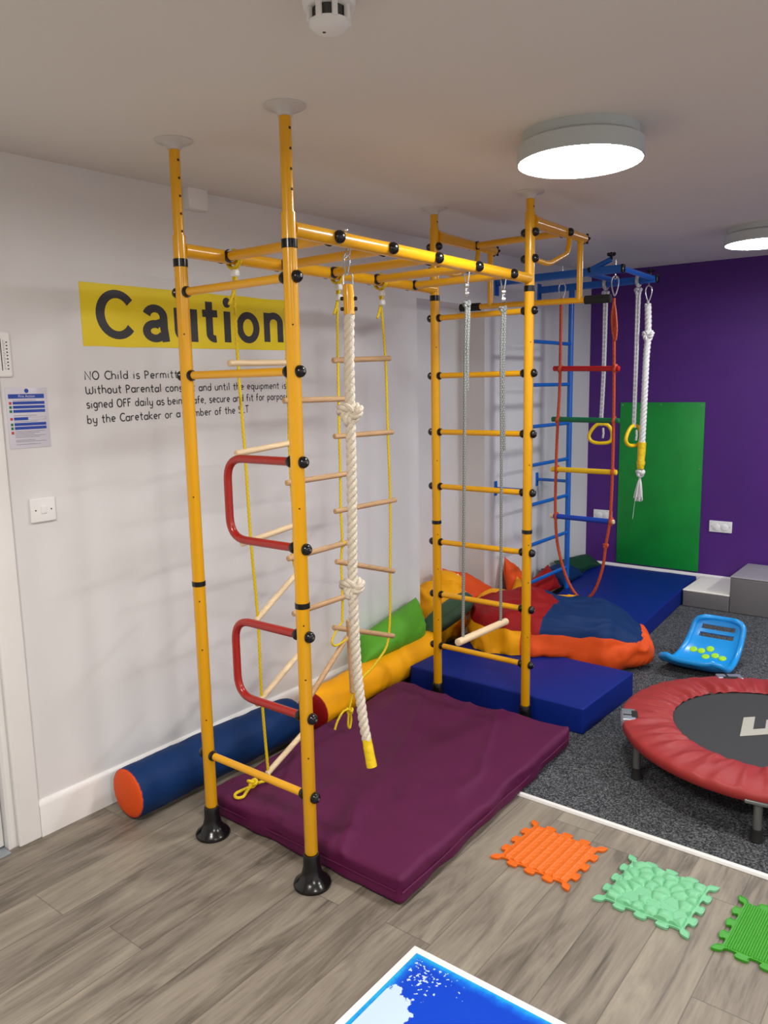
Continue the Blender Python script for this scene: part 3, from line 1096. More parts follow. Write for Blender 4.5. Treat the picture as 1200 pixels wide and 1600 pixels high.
# ------------------------------------------------------------------ blue wall bars
YN, YF, ZT = 2.944, 3.554, 2.272
wallbars = thing('gym_ladder', (0.25, (YN + YF) / 2, 0), 'blue steel ladder frame with overhanging arms in the far corner', 'gym ladder')
XP = 0.252
for y in (YN, YF):
    MB().tube([(XP, y, 0.003 if y == YN else 0.1235), (XP, y, ZT - .02)], 0.019, 14).build('post', M['blue_metal'], wallbars)
    for z in (0.915,):
        b2 = MB()
        b2.tube([(0.008, y, z), (XP, y, z)], 0.0115, 10)
        b2.rbox((0.004, y, z), (0.008, 0.034, 0.10), 0.003)
        b2.build('wall_bracket', M['blue_metal'], wallbars)
    bm_ = MB()
    x_end = 0.845 if y == YN else 0.838
    bm_.rbox((x_end / 2 + .004, y, ZT), (x_end - .004, 0.036, 0.046), 0.006)
    bm_.rbox((0.005, y, ZT - .02), (0.01, 0.05, 0.13), 0.003)
    arm = bm_.build('overhead_arm', M['blue_metal'], wallbars)
    MB().rbox((x_end + .008, y, ZT), (0.014, 0.040, 0.050), 0.005).build('end_cap', M['black_plastic'], arm)
for z in (1.884, 1.605, 1.334, 1.079, 0.814, 0.541, 0.281):
    MB().tube([(XP, YN, z), (XP, YF, z)], 0.0125, 12).build('rung', M['blue_metal'], wallbars)
for (x0_, x1_) in ((0.595, 0.595), (0.838, 0.818)):
    o = MB().tube([(x0_, YN, ZT + .004), (x1_, YF, ZT + .004)], 0.0165, 12).build('tie_bar', M['blue_metal'], wallbars)
kn = MB()
kn.tube([(0.655, YN - .005, ZT + .012), (0.775, YN + .01, ZT + .062)], 0.0165, 12)
gr = kn.build('grip_tube', M['blue_metal'], wallbars)
kn = MB()
for c in ((0.775, YN + .01, ZT + .09), (0.80, YF, ZT + .055)):
    kn.lathe((c[0], c[1], c[2] - .03), (0, 0, 1), [(.008, 0), (.008, .018), (.014, .02), (.014, .036), (0, .037)], 12)
    for q in range(5):
        a_ = 2 * PI * q / 5
        kn.ball((c[0] + .017 * math.cos(a_), c[1] + .017 * math.sin(a_), c[2]), 0.011, 8)
kn.lathe((0.652, YN - .006, ZT + .010), (-1, 0, -.2), [(.017, -.004), (.02, .002), (.018, .012), (0, .014)], 12)
build_split(kn, 'star_knob', M['black_plastic'], gr)

# red rope ladder
lad = thing('rope_ladder', (0.635, YN, 0.24), 'orange red rope ladder with red green yellow and blue rungs', 'rope ladder')
pts = [(0.468, 2.135), (0.468, 1.61), (0.459, 1.387), (0.451, 1.06), (0.453, 0.75), (0.480, 0.537), (0.554, 0.334), (0.644, 0.240), (0.721, 0.292), (0.776, 0.448), (0.797, 0.615), (0.819, 0.779), (0.826, 1.058), (0.824, 1.387), (0.818, 1.693), (0.806, 2.105)]
lr = MB()
YLD = YN - 0.012
lr.tube(smooth_path([(x, YLD, z) for x, z in pts], 6), 0.0095, 10)
lr.tube(smooth_path([(0.808, YLD, 2.10), (0.80, YLD - .01, 2.0), (0.812, YLD - .016, 1.9), (0.826, YLD - .012, 1.86), (0.83, YLD - .01, 1.94), (0.812, YLD, 2.06)], 5), 0.008, 8)
lr.tube(knot_path((0.795, YLD, 0.605), 0.014, n=40), 0.008, 8)
lr.build('rope', M['red_cord'], lad)
for (z0, z1, x0, x1, mk) in ((1.705, 1.692, 0.418, 0.848, 'rung_red'), (1.387, 1.381, 0.412, 0.857, 'rung_green'), (1.067, 1.066, 0.412, 0.850, 'rung_yellow'), (0.762, 0.758, 0.412, 0.842, 'rung_blue')):
    P0, P1 = Vector((x0, YN, z0)), Vector((x1, YN, z1))
    ln = (P1 - P0).length
    o = MB().lathe(P0 + (P1 - P0) * (.05 if mk == 'rung_blue' else 0), P1 - P0, [(.012, 0), (.0165, .003), (.0165, ln * (.9 if mk == 'rung_blue' else 1) - .003), (.012, ln * (.9 if mk == 'rung_blue' else 1))], 14).build('rung', M[mk], lad)
    tag(o, mk.split('_')[1] + ' wooden rung')
    if mk == 'rung_blue':
        tag(MB().lathe(P0, P1 - P0, [(.012, 0), (.015, .003), (.015, ln - .003), (.012, ln)], 12).build('wooden_core', M['wood'], o), 'bare wooden rung end')
    w = MB()
    for x in (0.453 if z0 < 1.5 else 0.463, 0.823):
        zz = z0 + (z1 - z0) * (x - x0) / (x1 - x0)
        w.tube([(x + .003 * math.sin(a), YN + 0.0215 * math.cos(a), zz + 0.0215 * math.sin(a)) for a in [2 * PI * i / 16 for i in range(16)]], 0.0075, 8, closed=True)
    build_split(w, 'lashing', M['red_cord'], o)
for x in (0.468, 0.806):
    c = MB()
    carabiner(c, (x, YN, 2.225 if x < .6 else 2.235), 0.10 if x < .6 else .115, 0.052, 0.0042, 0.25)
    c.tube([(x, YN, ZT + .055), (x, YN, ZT - .04)], 0.004, 8)
    c.tube([(x + .008 * math.cos(a), YN, ZT - .045 + .010 * math.sin(a)) for a in [2 * PI * i / 12 for i in range(12)]], 0.003, 8, closed=True)
    c.build('carabiner', M['steel'], lad)

# gym rings on the far arm
for (x, zr, tw, lab) in ((0.488, 1.322, 0.15, 'yellow triangular gym ring on white cord against the purple wall'),
                         (0.722, 1.312, 1.28, 'yellow triangular gym ring on white cord before the green board')):
    g = thing('gym_ring', (x, YF, zr - .13), lab, 'gym ring', 'yellow gym rings')
    xt = x + (.010 if x < .6 else 0)
    s = MB()
    s.tube(smooth_path([(xt + .009, YF, 2.20), (xt + .006, YF, 1.7), (x + .004, YF, zr - .005)], 6), 0.0095, 10)
    s.tube(smooth_path([(xt - .008, YF, 2.20), (xt - .006, YF, 1.7), (x - .006, YF, zr - .005)], 6), 0.0095, 10)
    s.tube([(xt, YF + 0.034 * math.cos(a), ZT + 0.034 * math.sin(a)) for a in [2 * PI * i / 20 for i in range(20)]], 0.012, 10, closed=True)
    s.tube(knot_path((xt, YF, 2.205), 0.022, n=40), 0.010, 8)
    s.tube(smooth_path([(x + .02, YF - .01, zr - .02), (x + .024, YF - .012, zr - .06), (x + .020, YF - .012, zr - .09)], 4), 0.008, 8)
    s.build('cord', M['white_cord'], g)
    tri = [(-0.03, 0.0), (0.045, 0.0), (0.078, -0.055), (0.060, -0.118), (-0.045, -0.122), (-0.082, -0.075)]
    ct, sn = math.cos(tw), math.sin(tw)
    t = MB()
    t.tube(smooth_path([(x + px * ct, YF + px * sn, zr + pz) for px, pz in tri], 6, closed=True), 0.0125, 12, closed=True)
    t.build('handle', M['ring_yellow'], g)

# white knotted rope
wrp = thing('knotted_rope', (0.79, YF, 0.68), 'white climbing rope with yellow tape and frayed tassel before green board', 'rope')
s = MB()
twisted(s, smooth_path([(0.79, YF, 2.115), (0.797, YF, 1.92), (0.790, YF, 1.765), (0.785, YF, 1.43), (0.780, YF, 1.19)], 6), 0.021, 3, 0.085, 8)
s.build('rope', M['white_rope'], wrp)
s = MB()
twisted(s, knot_path((0.797, YF, 1.915), 0.030, n=60), 0.016, 3, 0.06, 8)
s.build('knot', M['white_rope'], wrp)
s = MB()
s.tube([(0.781, YF, 1.21), (0.779, YF, 1.14), (0.777, YF, 1.09), (0.778, YF, 1.07), (0.776, YF, 1.05), (0.776, YF, 1.03)], [0.027, 0.027, 0.024, 0.029, 0.024, 0.022], 14)
tag(s.build('tape', M['yellow_tape'], wrp), 'yellow tape')
s = MB()
s.tube(knot_path((0.776, YF, 1.0), 0.022, n=50), 0.014, 10)
random.seed(3)
for i in range(46):
    a = random.uniform(0, 2 * PI)
    q = random.uniform(0.2, 1)
    s.tube(smooth_path([(0.774, YF, 0.98), (0.771 + .018 * q * math.cos(a), YF + .018 * q * math.sin(a), 0.91), (0.766 + .032 * q * math.cos(a), YF + .03 * q * math.sin(a), random.uniform(.805, .84))], 3), 0.0035, 5)
s.tube(smooth_path([(0.745, YF, 0.82), (0.738, YF, 0.74), (0.732, YF, 0.68)], 3), 0.0016, 5)
tag(s.build('tassel', M['white_rope'], wrp), 'frayed white tassel')
s = MB()
carabiner(s, (0.792, YF, 2.232), 0.10, 0.05, 0.0042, 0.2)
s.tube([(0.792, YF, ZT + .035), (0.792, YF, 2.228)], 0.004, 8)
s.lathe((0.79, YF, 2.14), (0, 0, -1), [(.006, 0), (.010, .005), (.008, .03), (.014, .035)], 10)
s.build('carabiner', M['steel'], wrp)


# ------------------------------------------------------------------ mats
def mat_slab(name, quad, h, m, label, cat, r=0.02, wr=0.0, seed=0, nn=40, sag=0.0):
    """foam mat over a floor quad (near-left, near-right, far-right, far-left)"""
    q = [Vector((x, y, 0)) for x, y in quad]
    ctr = sum(q, Vector()) / 4
    root = thing(name, (ctr.x, ctr.y, 0.004), label, cat)

    def fn(p):
        u, v = p.x + .5, p.y + .5
        b = q[0] * (1 - u) * (1 - v) + q[1] * u * (1 - v) + q[2] * u * v + q[3] * (1 - u) * v
        z = p.z
        out = Vector((b.x, b.y, z))
        if wr:
            nz = noise.noise(Vector((out.x * 3.2 + seed, out.y * 2.2, 0)))
            n2 = noise.noise(Vector(((out.x + out.y * .55) * 4.0 + seed, (out.y - out.x * .55) * 1.1, 5)))
            ridge = max(0, 1 - abs(n2) * 5.0) ** 1.5 * (0.4 + 0.9 * max(0, noise.noise(Vector((out.x * 2 + 9, out.y * 2, seed)))))
            t = max(0, min(1, z / h))
            out.z += t * wr * (nz * 0.6 + ridge * 1.0 - 0.3)
            e = noise.noise(Vector((out.x * 9 + seed, out.y * 9, z * 14)))
            d = Vector((b.x - ctr.x, b.y - ctr.y, 0)).normalized()
            out += d * e * wr * 0.5
        return out
    sx = (q[1] - q[0]).length
    sy = (q[3] - q[0]).length
    b = MB()

    def fn2(p):
        return fn(Vector((p.x / sx, p.y / sy, p.z + h / 2)))
    b.rbox((0, 0, 0.004), (sx, sy, h), r, (nn, int(nn * sy / sx), 5), fn2, rs=3)
    b.build('cover', m, root, angle=60)
    return root, fn


crash, cf = mat_slab('crash_mat', [(0.385, 0.085), (1.318, 0.075), (1.268, 1.405), (0.325, 1.405)], 0.098, M['purple_pvc'],
                     'wrinkled purple crash mat under the yellow climbing frame', 'mat', 0.022, 0.025, 3, 84)
sm = MB()
pts = []
for (a, b) in (((1.318, 0.075), (1.268, 1.405)),):
    for i in range(30):
        t = i / 29
        x, y = a[0] + (b[0] - a[0]) * t, a[1] + (b[1] - a[1]) * t
        pts.append((x + .0015 + .004 * noise.noise(Vector((y * 7, 1, 2))), y, 0.05 + 0.005 * noise.noise(Vector((y * 5, 0, 0)))))
sm.tube(pts, 0.0035, 6)
sm.tube([(0.44 + i * .0285, 0.0745 - .0005 * i / 30 + .010 * (1 - i / 30), 0.05) for i in range(31)], 0.0035, 6)
sm.build('seam', M['purple_pvc'], crash)
mat_slab('landing_mat', [(0.285, 1.545), (1.268, 1.545), (1.285, 2.13), (0.285, 2.16)], 0.128, M['blue_pvc'],
         'small royal blue mat behind the purple mat, beanbag resting on its far edge', 'mat', 0.008, 0.0022, 9, 30)
mat_slab('corner_mat', [(0.335, 2.985), (1.022, 2.985), (0.925, 4.44), (0.085, 4.44)], 0.118, M['blue_pvc'],
         'large royal blue mat in the far corner below the green board', 'mat', 0.010, 0.0025, 15, 30)

# foam steps
steps = thing('foam_steps', (1.4, 4.2, 0), 'grey soft play foam steps with a cream low tread by purple wall', 'soft play steps')
SY0, SY1 = 3.963, 4.452


def dent(p):
    return p


MB().rbox((1.126, (SY0 + SY1) / 2, 0.062), (0.318, SY1 - SY0, 0.116), 0.008, (6, 6, 2), rs=2).build('low_step', M['grey_pvc'], steps)
tag(MB().rbox((1.126, (SY0 + SY1) / 2, 0.1225), (0.320, SY1 - SY0 + .002, 0.010), 0.004, (6, 6, 1), rs=2).build('tread', M['cream_pvc'], steps), 'cream vinyl tread')
MB().rbox((1.585, (SY0 + SY1) / 2, 0.130), (0.598, SY1 - SY0, 0.252), 0.008, (6, 6, 2), rs=2).build('high_step', M['grey_pvc'], steps)
tag(MB().rbox((1.585, (SY0 + SY1) / 2, 0.2605), (0.600, SY1 - SY0 + .002, 0.010), 0.004, (6, 6, 1), rs=2).build('tread', M['light_grey_pvc'], steps), 'light grey vinyl tread')


# ------------------------------------------------------------------ bolsters and cushions
def bolster(name, a, b, r, mt, capm, label, wr=0.006, seed=0, cap_far=False, taper=1.0, floorz=0.004):
    a, b = Vector(a), Vector(b)
    root = thing(name, (a.x, a.y, 0.0), label, 'bolster')
    ax = (b - a)
    ln = ax.length
    prof = [(r * .97, 0.0)]
    n = 40
    for i in range(n + 1):
        t = i / n
        e = min(1.0, math.sqrt(max(0.0, 1 - max(0, (t - 0.90) / 0.10) ** 2)) + 0.001)
        s0 = 0.97 + 0.03 * min(1, t / 0.03)
        prof.append((max(1e-5, r * s0 * (e if t > .9 else 1) * (1 + (taper - 1) * t)), 0.004 + (ln - 0.004) * t))
    prof[-1] = (0.0, ln)

    def wob(p, ang, rr, d):
        k = noise.noise(Vector((p.x * 7 + seed, p.y * 3.5, p.z * 9))) * wr
        pk = math.sin(ang * 22 + seed) * 0.002 * math.exp(-d / 0.03)
        k2 = max(0, 1 - abs(noise.noise(Vector((p.y * 9 + seed, ang * 1.2, 3)))) * 3) * wr * .6
        cc = a + ax.normalized() * d
        q = p + (p - cc).normalized() * ((k + k2 - wr * .4) * min(1, d / .06) + pk * min(1, d / .012))
        q.z = max(q.z, floorz + 0.002 * abs(noise.noise(q * 5)))
        return q
    m = MB()
    m.lathe(a, ax, prof, 40, wob)
    m.build('body', mt, root, angle=80, fix=True)
    c = MB()
    cp = [(0.0, -0.014), (r * .4, -0.013), (r * .75, -0.009), (r * .90, -0.004), (r * .972, 0.001), (r * .95, 0.006)]

    def wob2(p, ang, rr, d):
        q = p + ax.normalized() * (0.0015 * math.sin(ang * 20) * (rr / r) ** 3 if rr < r * .93 else 0)
        q.z = max(q.z, floorz)
        return q
    c.lathe(a, ax, cp, 60, wob2)
    c.build('end_panel', capm, root, angle=80, fix=True)
    return root


bolster('blue_bolster', (0.168, -0.118, 0.102), (0.178, 0.80, 0.102), 0.099, M['navy'], M['orange'],
        'navy blue bolster with an orange end on the floor by the skirting', 0.007, 2)
bolster('amber_bolster', (0.228, 0.845, 0.108), (0.150, 1.985, 0.122), 0.094, M['amber'], M['red_fabric'],
        'amber yellow bolster with a red end between purple mat and wall', 0.006, 8)


def pillow(name, corners, thick, mt, label, seed=0, wr=0.008, n=30, power=0.42, pinch=0.10, cat='cushion', minz=None, seam=True, seam_mat=None):
    """stuffed cushion spanned by corners TL, TR, BR, BL"""
    P = [Vector(c) for c in corners]
    nrm = ((P[1] - P[3]).cross(P[2] - P[0])).normalized()
    ctr = sum(P, Vector()) / 4
    root = thing(name, (ctr.x, ctr.y, min(p.z for p in P)), label, cat)

    def base(u, v):
        # sides bow inwards between the corners
        uu = u + (0.5 - u) * pinch * (1 - (2 * v - 1) ** 2 * 1.0) * abs(2 * u - 1) ** 2 * -0.0
        su = 1 - pinch * (1 - (2 * v - 1) ** 2)
        sv = 1 - pinch * (1 - (2 * u - 1) ** 2)
        uu = 0.5 + (u - 0.5) * su
        vv = 0.5 + (v - 0.5) * sv
        return P[0] * (1 - uu) * (1 - vv) + P[1] * uu * (1 - vv) + P[2] * uu * vv + P[3] * (1 - uu) * vv

    def cosg(i):
        return 0.5 - 0.5 * math.cos(PI * i / n)
    m = MB()
    grids = []
    for side in (1, -1):
        V = []
        for i in range(n + 1):
            row = []
            for j in range(n + 1):
                u, v = cosg(i), cosg(j)
                t = (4 * u * (1 - u)) * (4 * v * (1 - v))
                t = t ** power
                p = base(u, v)
                edge = min(u, 1 - u, v, 1 - v)
                w = noise.noise(p * 7 + Vector((seed, side, 0))) * wr
                a = math.atan2(v - .5, u - .5)
                w += math.sin(a * 16 + 3 * noise.noise(p * 5 + Vector((seed, 0, 0)))) * wr * .35 * math.exp(-edge * 9)
                w += max(0, 1 - abs(noise.noise(p * 5 + Vector((0, seed, side)))) * 4) * wr * .9
                q = p + nrm * side * (thick / 2 * t + (w * min(1, t * 2) if edge > 1e-6 else 0))
                if minz is not None:
                    q.z = max(q.z, minz)
                if side == -1 and (i in (0, n) or j in (0, n)):
                    row.append(grids[0][i][j])
                else:
                    row.append(m.bm.verts.new(q))
            V.append(row)
        grids.append(V)
        for i in range(n):
            for j in range(n):
                f = [V[i][j], V[i + 1][j], V[i + 1][j + 1], V[i][j + 1]]
                m.face(f if side == 1 else f[::-1])
    m.build('cover', mt, root, angle=80, fix=True)
    if seam:
        s = MB()
        ring = [base(cosg(i), 0) for i in range(n)] + [base(1, cosg(i)) for i in range(n)] + [base(1 - cosg(i), 1) for i in range(n)] + [base(0, 1 - cosg(i)) for i in range(n)]
        ring = [p if minz is None else Vector((p.x, p.y, max(p.z, minz))) for p in ring]
        s.tube(ring, 0.003, 6, closed=True)
        s.build('piping', seam_mat or mt, root)
    return root


pillow('cushion', [(0.05, 1.40, 0.285), (0.055, 1.925, 0.385), (0.165, 1.86, 0.165), (0.18, 1.27, 0.195)], 0.20, M['green_fabric'],
       'leaf green cushion leaning on the wall above the amber bolster', 5, 0.012, power=0.42, pinch=0.0)
pillow('cushion', [(-0.015, 2.125, 0.115), (0.235, 2.235, 0.345), (0.385, 2.01, 0.43), (0.105, 1.885, 0.185)], 0.13, M['olive'],
       'grey green cushion tilted between the green cushion and the patchwork beanbag', 11, 0.006, power=0.22, pinch=0.02)


def blob(name, ctr, axes, rot, panels, label, cat='beanbag', e=0.75, wr=0.02, seed=0, minz=None, n=(64, 36), extra=None, wrf=5.0):
    """slumped bag: panels = fn(local unit vector) -> panel key; one child mesh per panel"""
    root = thing(name, (ctr[0], ctr[1], 0.0), label, cat)
    R = Matrix.Rotation(rot, 3, 'Z')
    nu, nv = n
    verts, faces, keys = [], [], []
    for j in range(nv + 1):
        ph = -PI / 2 + PI * j / nv
        for i in range(nu):
            th = 2 * PI * i / nu

            def sp(c, ex):
                return math.copysign(abs(c) ** ex, c)
            d = Vector((sp(math.cos(ph), e) * sp(math.cos(th), e), sp(math.cos(ph), e) * sp(math.sin(th), e), sp(math.sin(ph), e)))
            if extra:
                d = extra(d, th, ph)
            p = Vector((d.x * axes[0], d.y * axes[1], d.z * axes[2]))
            w = R @ p + Vector(ctr)
            k = noise.noise(w * wrf + Vector((seed, 0, 0))) * wr
            k += (max(0, 1 - abs(noise.noise(w * wrf * 1.3 + Vector((0, seed, 0)))) * 3.5) - .2) * wr * .7
            nrm = (R @ Vector((d.x / axes[0], d.y / axes[1], d.z / axes[2]))).normalized()
            w = w + nrm * k
            if minz is not None:
                mz = minz(w)
                if w.z < mz:
                    w.z = mz
            verts.append(w)
    for j in range(nv):
        for i in range(nu):
            i2 = (i + 1) % nu
            ids = (j * nu + i, j * nu + i2, (j + 1) * nu + i2, (j + 1) * nu + i)
            th = 2 * PI * (i + .5) / nu
            ph = -PI / 2 + PI * (j + .5) / nv
            faces.append(ids)
            keys.append(panels(th, ph))
    order = []
    for k in keys:
        if k[0] not in order:
            order.append(k[0])
    for nm in order:
        m = MB()
        mp = {}
        mt = None
        for ids, k in zip(faces, keys):
            if k[0] != nm:
                continue
            mt = k[1]
            vs = []
            for q in ids:
                if q not in mp:
                    mp[q] = m.bm.verts.new(verts[q])
                vs.append(mp[q])
            m.face(vs)
        bmesh.ops.remove_doubles(m.bm, verts=m.bm.verts[:], dist=1e-6)
        m.build(nm, M[mt], root, angle=80)
    return root


def big_panels(th, ph):
    u, v = math.cos(th), math.sin(th)
    top = ph > (0.27 if u > -.15 else 0.34) + 0.42 * max(0, (u - .60) / .40) ** 1.3
    if v > 0.25 and u < 0.25 and ph < 0.95:
        return ('yellow_back_panel', 'amber')
    if top:
        return ('blue_panel', 'navy') if u > -0.08 else ('red_panel', 'red_fabric')
    return ('orange_panel', 'orange') if u > -0.24 else ('yellow_panel', 'amber')


def big_floor(w):
    return 0.134 if (w.y < 2.165 and w.x < 1.30) else 0.006


def big_shape(d, th, ph):
    d = d.copy()
    if d.x > 0.5:                         # lower, gathered right end
        k = (d.x - .5) / .5
        d.y *= 1 - .25 * k
        d.z = (d.z + 1) * (1 - .42 * k) - 1
    if d.x < 0.2:                         # fuller left half
        k = min(1, (0.2 - d.x) / 0.5)
        d.y *= 1 + 0.14 * k
        if d.z > 0:
            d.z *= 1 + 0.32 * k
    # gathers at the right end and along the front seam
    d += Vector((0, 0, 1)) * 0.05 * math.sin(th * 38) * max(0, d.x - .6) / .4
    d.y += 0.035 * math.sin(d.x * 26) * max(0, -d.y) * max(0, 1 - abs(ph) * 1.2)
    return d


blob('patchwork_beanbag', (0.715, 2.445, 0.158), (0.53, 0.325, 0.165), math.radians(29), big_panels,
     'large patchwork beanbag with red, blue, orange and amber panels', 'beanbag', 0.60, 0.026, 4, big_floor, (200, 96), big_shape)


def one(nm, mt):
    return lambda th, ph: (nm, mt)


bear = blob('amber_beanbag', (-0.015, 2.275, 0.20), (0.135, 0.185, 0.20), 0.0, one('cover', 'amber'),
            'crumpled amber beanbag with a white tag in the wall recess', 'beanbag', 0.8, 0.035, 9, lambda w: 0.006, (56, 36), None, 7.0)
lump = MB()
MB_l = lump


def lump_fn(p, a, r, d):
    return p + Vector((0, 0, 1)) * noise.noise(p * 9) * .014


lump.lathe((-0.02, 2.36, 0.31), (0.0, 0.25, 1), [(0.0, 0), (0.07, .004), (.10, .04), (.105, .08), (.085, .115), (.045, .135), (0, .14)], 28, lump_fn)
lump.build('folded_corner', M['amber'], bear, angle=80, fix=True)
tg = MB()
tg.rbox((0.035, 2.42, 0.405), (0.004, 0.018, 0.05), 0.0015, rs=1, mat=Matrix.Rotation(0.5, 3, 'X'))
tag(tg.build('tag', M['white_plastic'], bear), 'white sewn label')
pillow('cushion', [(-0.10, 2.44, 0.44), (-0.03, 2.62, 0.385), (0.115, 2.92, 0.165), (0.02, 2.45, 0.12)], 0.15, M['orange'],
       'orange cushion slumped in the wall recess behind the amber beanbag', 21, 0.016, power=0.5, pinch=0.06)
pillow('cushion', [(0.045, 3.0, 0.43), (0.05, 3.22, 0.27), (0.13, 3.22, 0.135), (0.16, 2.86, 0.15)], 0.12, M['orange'],
       'small orange cushion propped on the wall behind the far yellow upright', 31, 0.012, power=0.5, pinch=0.06)
pillow('cushion', [(0.12, 3.10, 0.20), (0.12, 3.52, 0.285), (0.23, 3.50, 0.14), (0.24, 3.06, 0.14)], 0.11, M['red_fabric'],
       'red cushion by the wall below the lowest blue rung', 41, 0.012, power=0.5, pinch=0.06, minz=0.1245)
pillow('cushion', [(0.18, 2.75, 0.16), (0.16, 2.97, 0.31), (0.30, 2.96, 0.22), (0.32, 2.80, 0.08)], 0.11, M['amber'],
       'small amber cushion between the beanbag and the orange cushion', 51, 0.010, power=0.5, pinch=0.06)
pillow('cushion', [(0.045, 3.56, 0.235), (0.045, 3.98, 0.215), (0.20, 3.98, 0.13), (0.22, 3.54, 0.13)], 0.09, M['navy'],
       'navy cushion on the far mat at the foot of the blue post', 61, 0.010, power=0.5, pinch=0.06, minz=0.1245)
pillow('cushion', [(0.045, 3.78, 0.255), (0.045, 4.40, 0.20), (0.17, 4.40, 0.128), (0.15, 3.80, 0.135)], 0.10, M['bottle_green'],
       'bottle green cushion in the corner on the far blue mat', 71, 0.010, power=0.5, pinch=0.06, minz=0.1245)

# ------------------------------------------------------------------ blue rocker board
rock = thing('rocker_board', (1.49, 2.72, 0), 'sky blue curved plastic rocker board with lime green dots on the carpet', 'rocker')
NB, NA = 34, 48


def rocker_mid(s):
    """profile along the length: s 0 far raised end, 1 near raised end -> (y, z)"""
    a = -1.36 + 2.12 * s          # arc angle
    Rr = 0.268
    y = 2.73 - Rr * math.sin(a)
    z = 0.022 + Rr * (1 - math.cos(a))
    return y, z


def rocker_pt(s, t, off):
    y, z = rocker_mid(s)
    w = 0.132 + 0.038 * s
    e = 1.0
    cr = 0.10
    if s < cr:
        e = 1 - (1 - math.sqrt(max(0, 1 - ((cr - s) / cr) ** 2))) * 0.35
    if s > 1 - cr:
        e = 1 - (1 - math.sqrt(max(0, 1 - ((s - 1 + cr) / cr) ** 2))) * 0.30
    x = 1.482 - 0.046 * s + (t - 0.5) * 2 * w * e
    a = -1.36 + 2.12 * s
    dish = 0.016 * (2 * t - 1) ** 4
    nrm = Vector((0, math.sin(a), math.cos(a)))
    return Vector((x, y, z + 0.0)) + nrm * (off + dish)


def in_slot(s, t):
    for (s0, s1) in ((0.075, 0.125), (0.165, 0.215)):
        if s0 < s < s1 and 0.16 < t < 0.84:
            return True
    return False


m = MB()
ss = sorted(set([i / NA for i in range(NA + 1)] + [0.075, 0.125, 0.165, 0.215]))
ts = sorted(set([i / NB for i in range(NB + 1)] + [0.16, 0.84]))
TH = 0.010
top = [[m.bm.verts.new(rocker_pt(s, t, TH)) for t in ts] for s in ss]
bot = [[m.bm.verts.new(rocker_pt(s, t, -TH)) for t in ts] for s in ss]
solid = [[not in_slot((ss[i] + ss[i + 1]) / 2, (ts[j] + ts[j + 1]) / 2) for j in range(len(ts) - 1)] for i in range(len(ss) - 1)]
for i in range(len(ss) - 1):
    for j in range(len(ts) - 1):
        if not solid[i][j]:
            continue
        m.face([top[i][j], top[i][j + 1], top[i + 1][j + 1], top[i + 1][j]])
        m.face([bot[i][j], bot[i + 1][j], bot[i + 1][j + 1], bot[i][j + 1]])
        for (di, dj, A, B) in ((-1, 0, (i, j), (i, j + 1)), (1, 0, (i + 1, j), (i + 1, j + 1)), (0, -1, (i, j), (i + 1, j)), (0, 1, (i, j + 1), (i + 1, j + 1))):
            ni, nj = i + di, j + dj
            if not (0 <= ni < len(ss) - 1 and 0 <= nj < len(ts) - 1) or not solid[ni][nj]:
                m.face([top[A[0]][A[1]], top[B[0]][B[1]], bot[B[0]][B[1]], bot[A[0]][A[1]]])
loose = [v for v in m.bm.verts if not v.link_faces]
bmesh.ops.delete(m.bm, geom=loose, context='VERTS')
rb = m.build('shell', M['rocker_blue'], rock, angle=50, fix=True)
rim = MB()
edge = [rocker_pt(s, 0, 0) for s in ss] + [rocker_pt(1, t, 0) for t in ts[1:]] + [rocker_pt(s, 1, 0) for s in ss[::-1][1:]] + [rocker_pt(0, t, 0) for t in ts[::-1][1:-1]]
rim.tube(edge, 0.0165, 10, closed=True)
rim.build('rim', M['rocker_blue'], rock)
for (s, t) in ((0.40, 0.19), (0.40, 0.34), (0.355, 0.48), (0.435, 0.62), (0.475, 0.47), (0.46, 0.77)):
    c = rocker_pt(s, t, TH)
    c2 = rocker_pt(s, t, TH + .01)
    MB().lathe(c, c2 - c, [(0.021, -.004), (0.021, .003), (.017, .005), (.006, .0045), (0, .0035)], 18).build('grip_dot', M['dot_green'], rock)

# ------------------------------------------------------------------ trampoline
TX, TY, TZ, TR, TI = 2.035, 1.66, 0.197, 0.585, 0.383
tr = thing('mini_trampoline', (TX, TY, 0), 'round mini trampoline with a red padded rim on grey legs', 'trampoline')
NP = 360


def pad(u, v):
    a = 2 * PI * u
    r = TI + (TR - TI) * v
    pk = (1 - v) ** 1.2
    f = math.sin(a * 40 + 2.5 * noise.noise(Vector((math.cos(a) * 3, math.sin(a) * 3, 1)))) * 0.5
    f += noise.noise(Vector((math.cos(a) * 16, math.sin(a) * 16, v * 1.5))) * 1.1
    z = TZ + 0.012 * math.sin(PI * min(1, v * 1.02)) ** .6 + f * 0.0115 * (0.30 + pk) * min(1, v * 8 + .25) + 0.002 * (1 - v)
    return Vector((TX + r * math.cos(a), TY + r * math.sin(a), z))


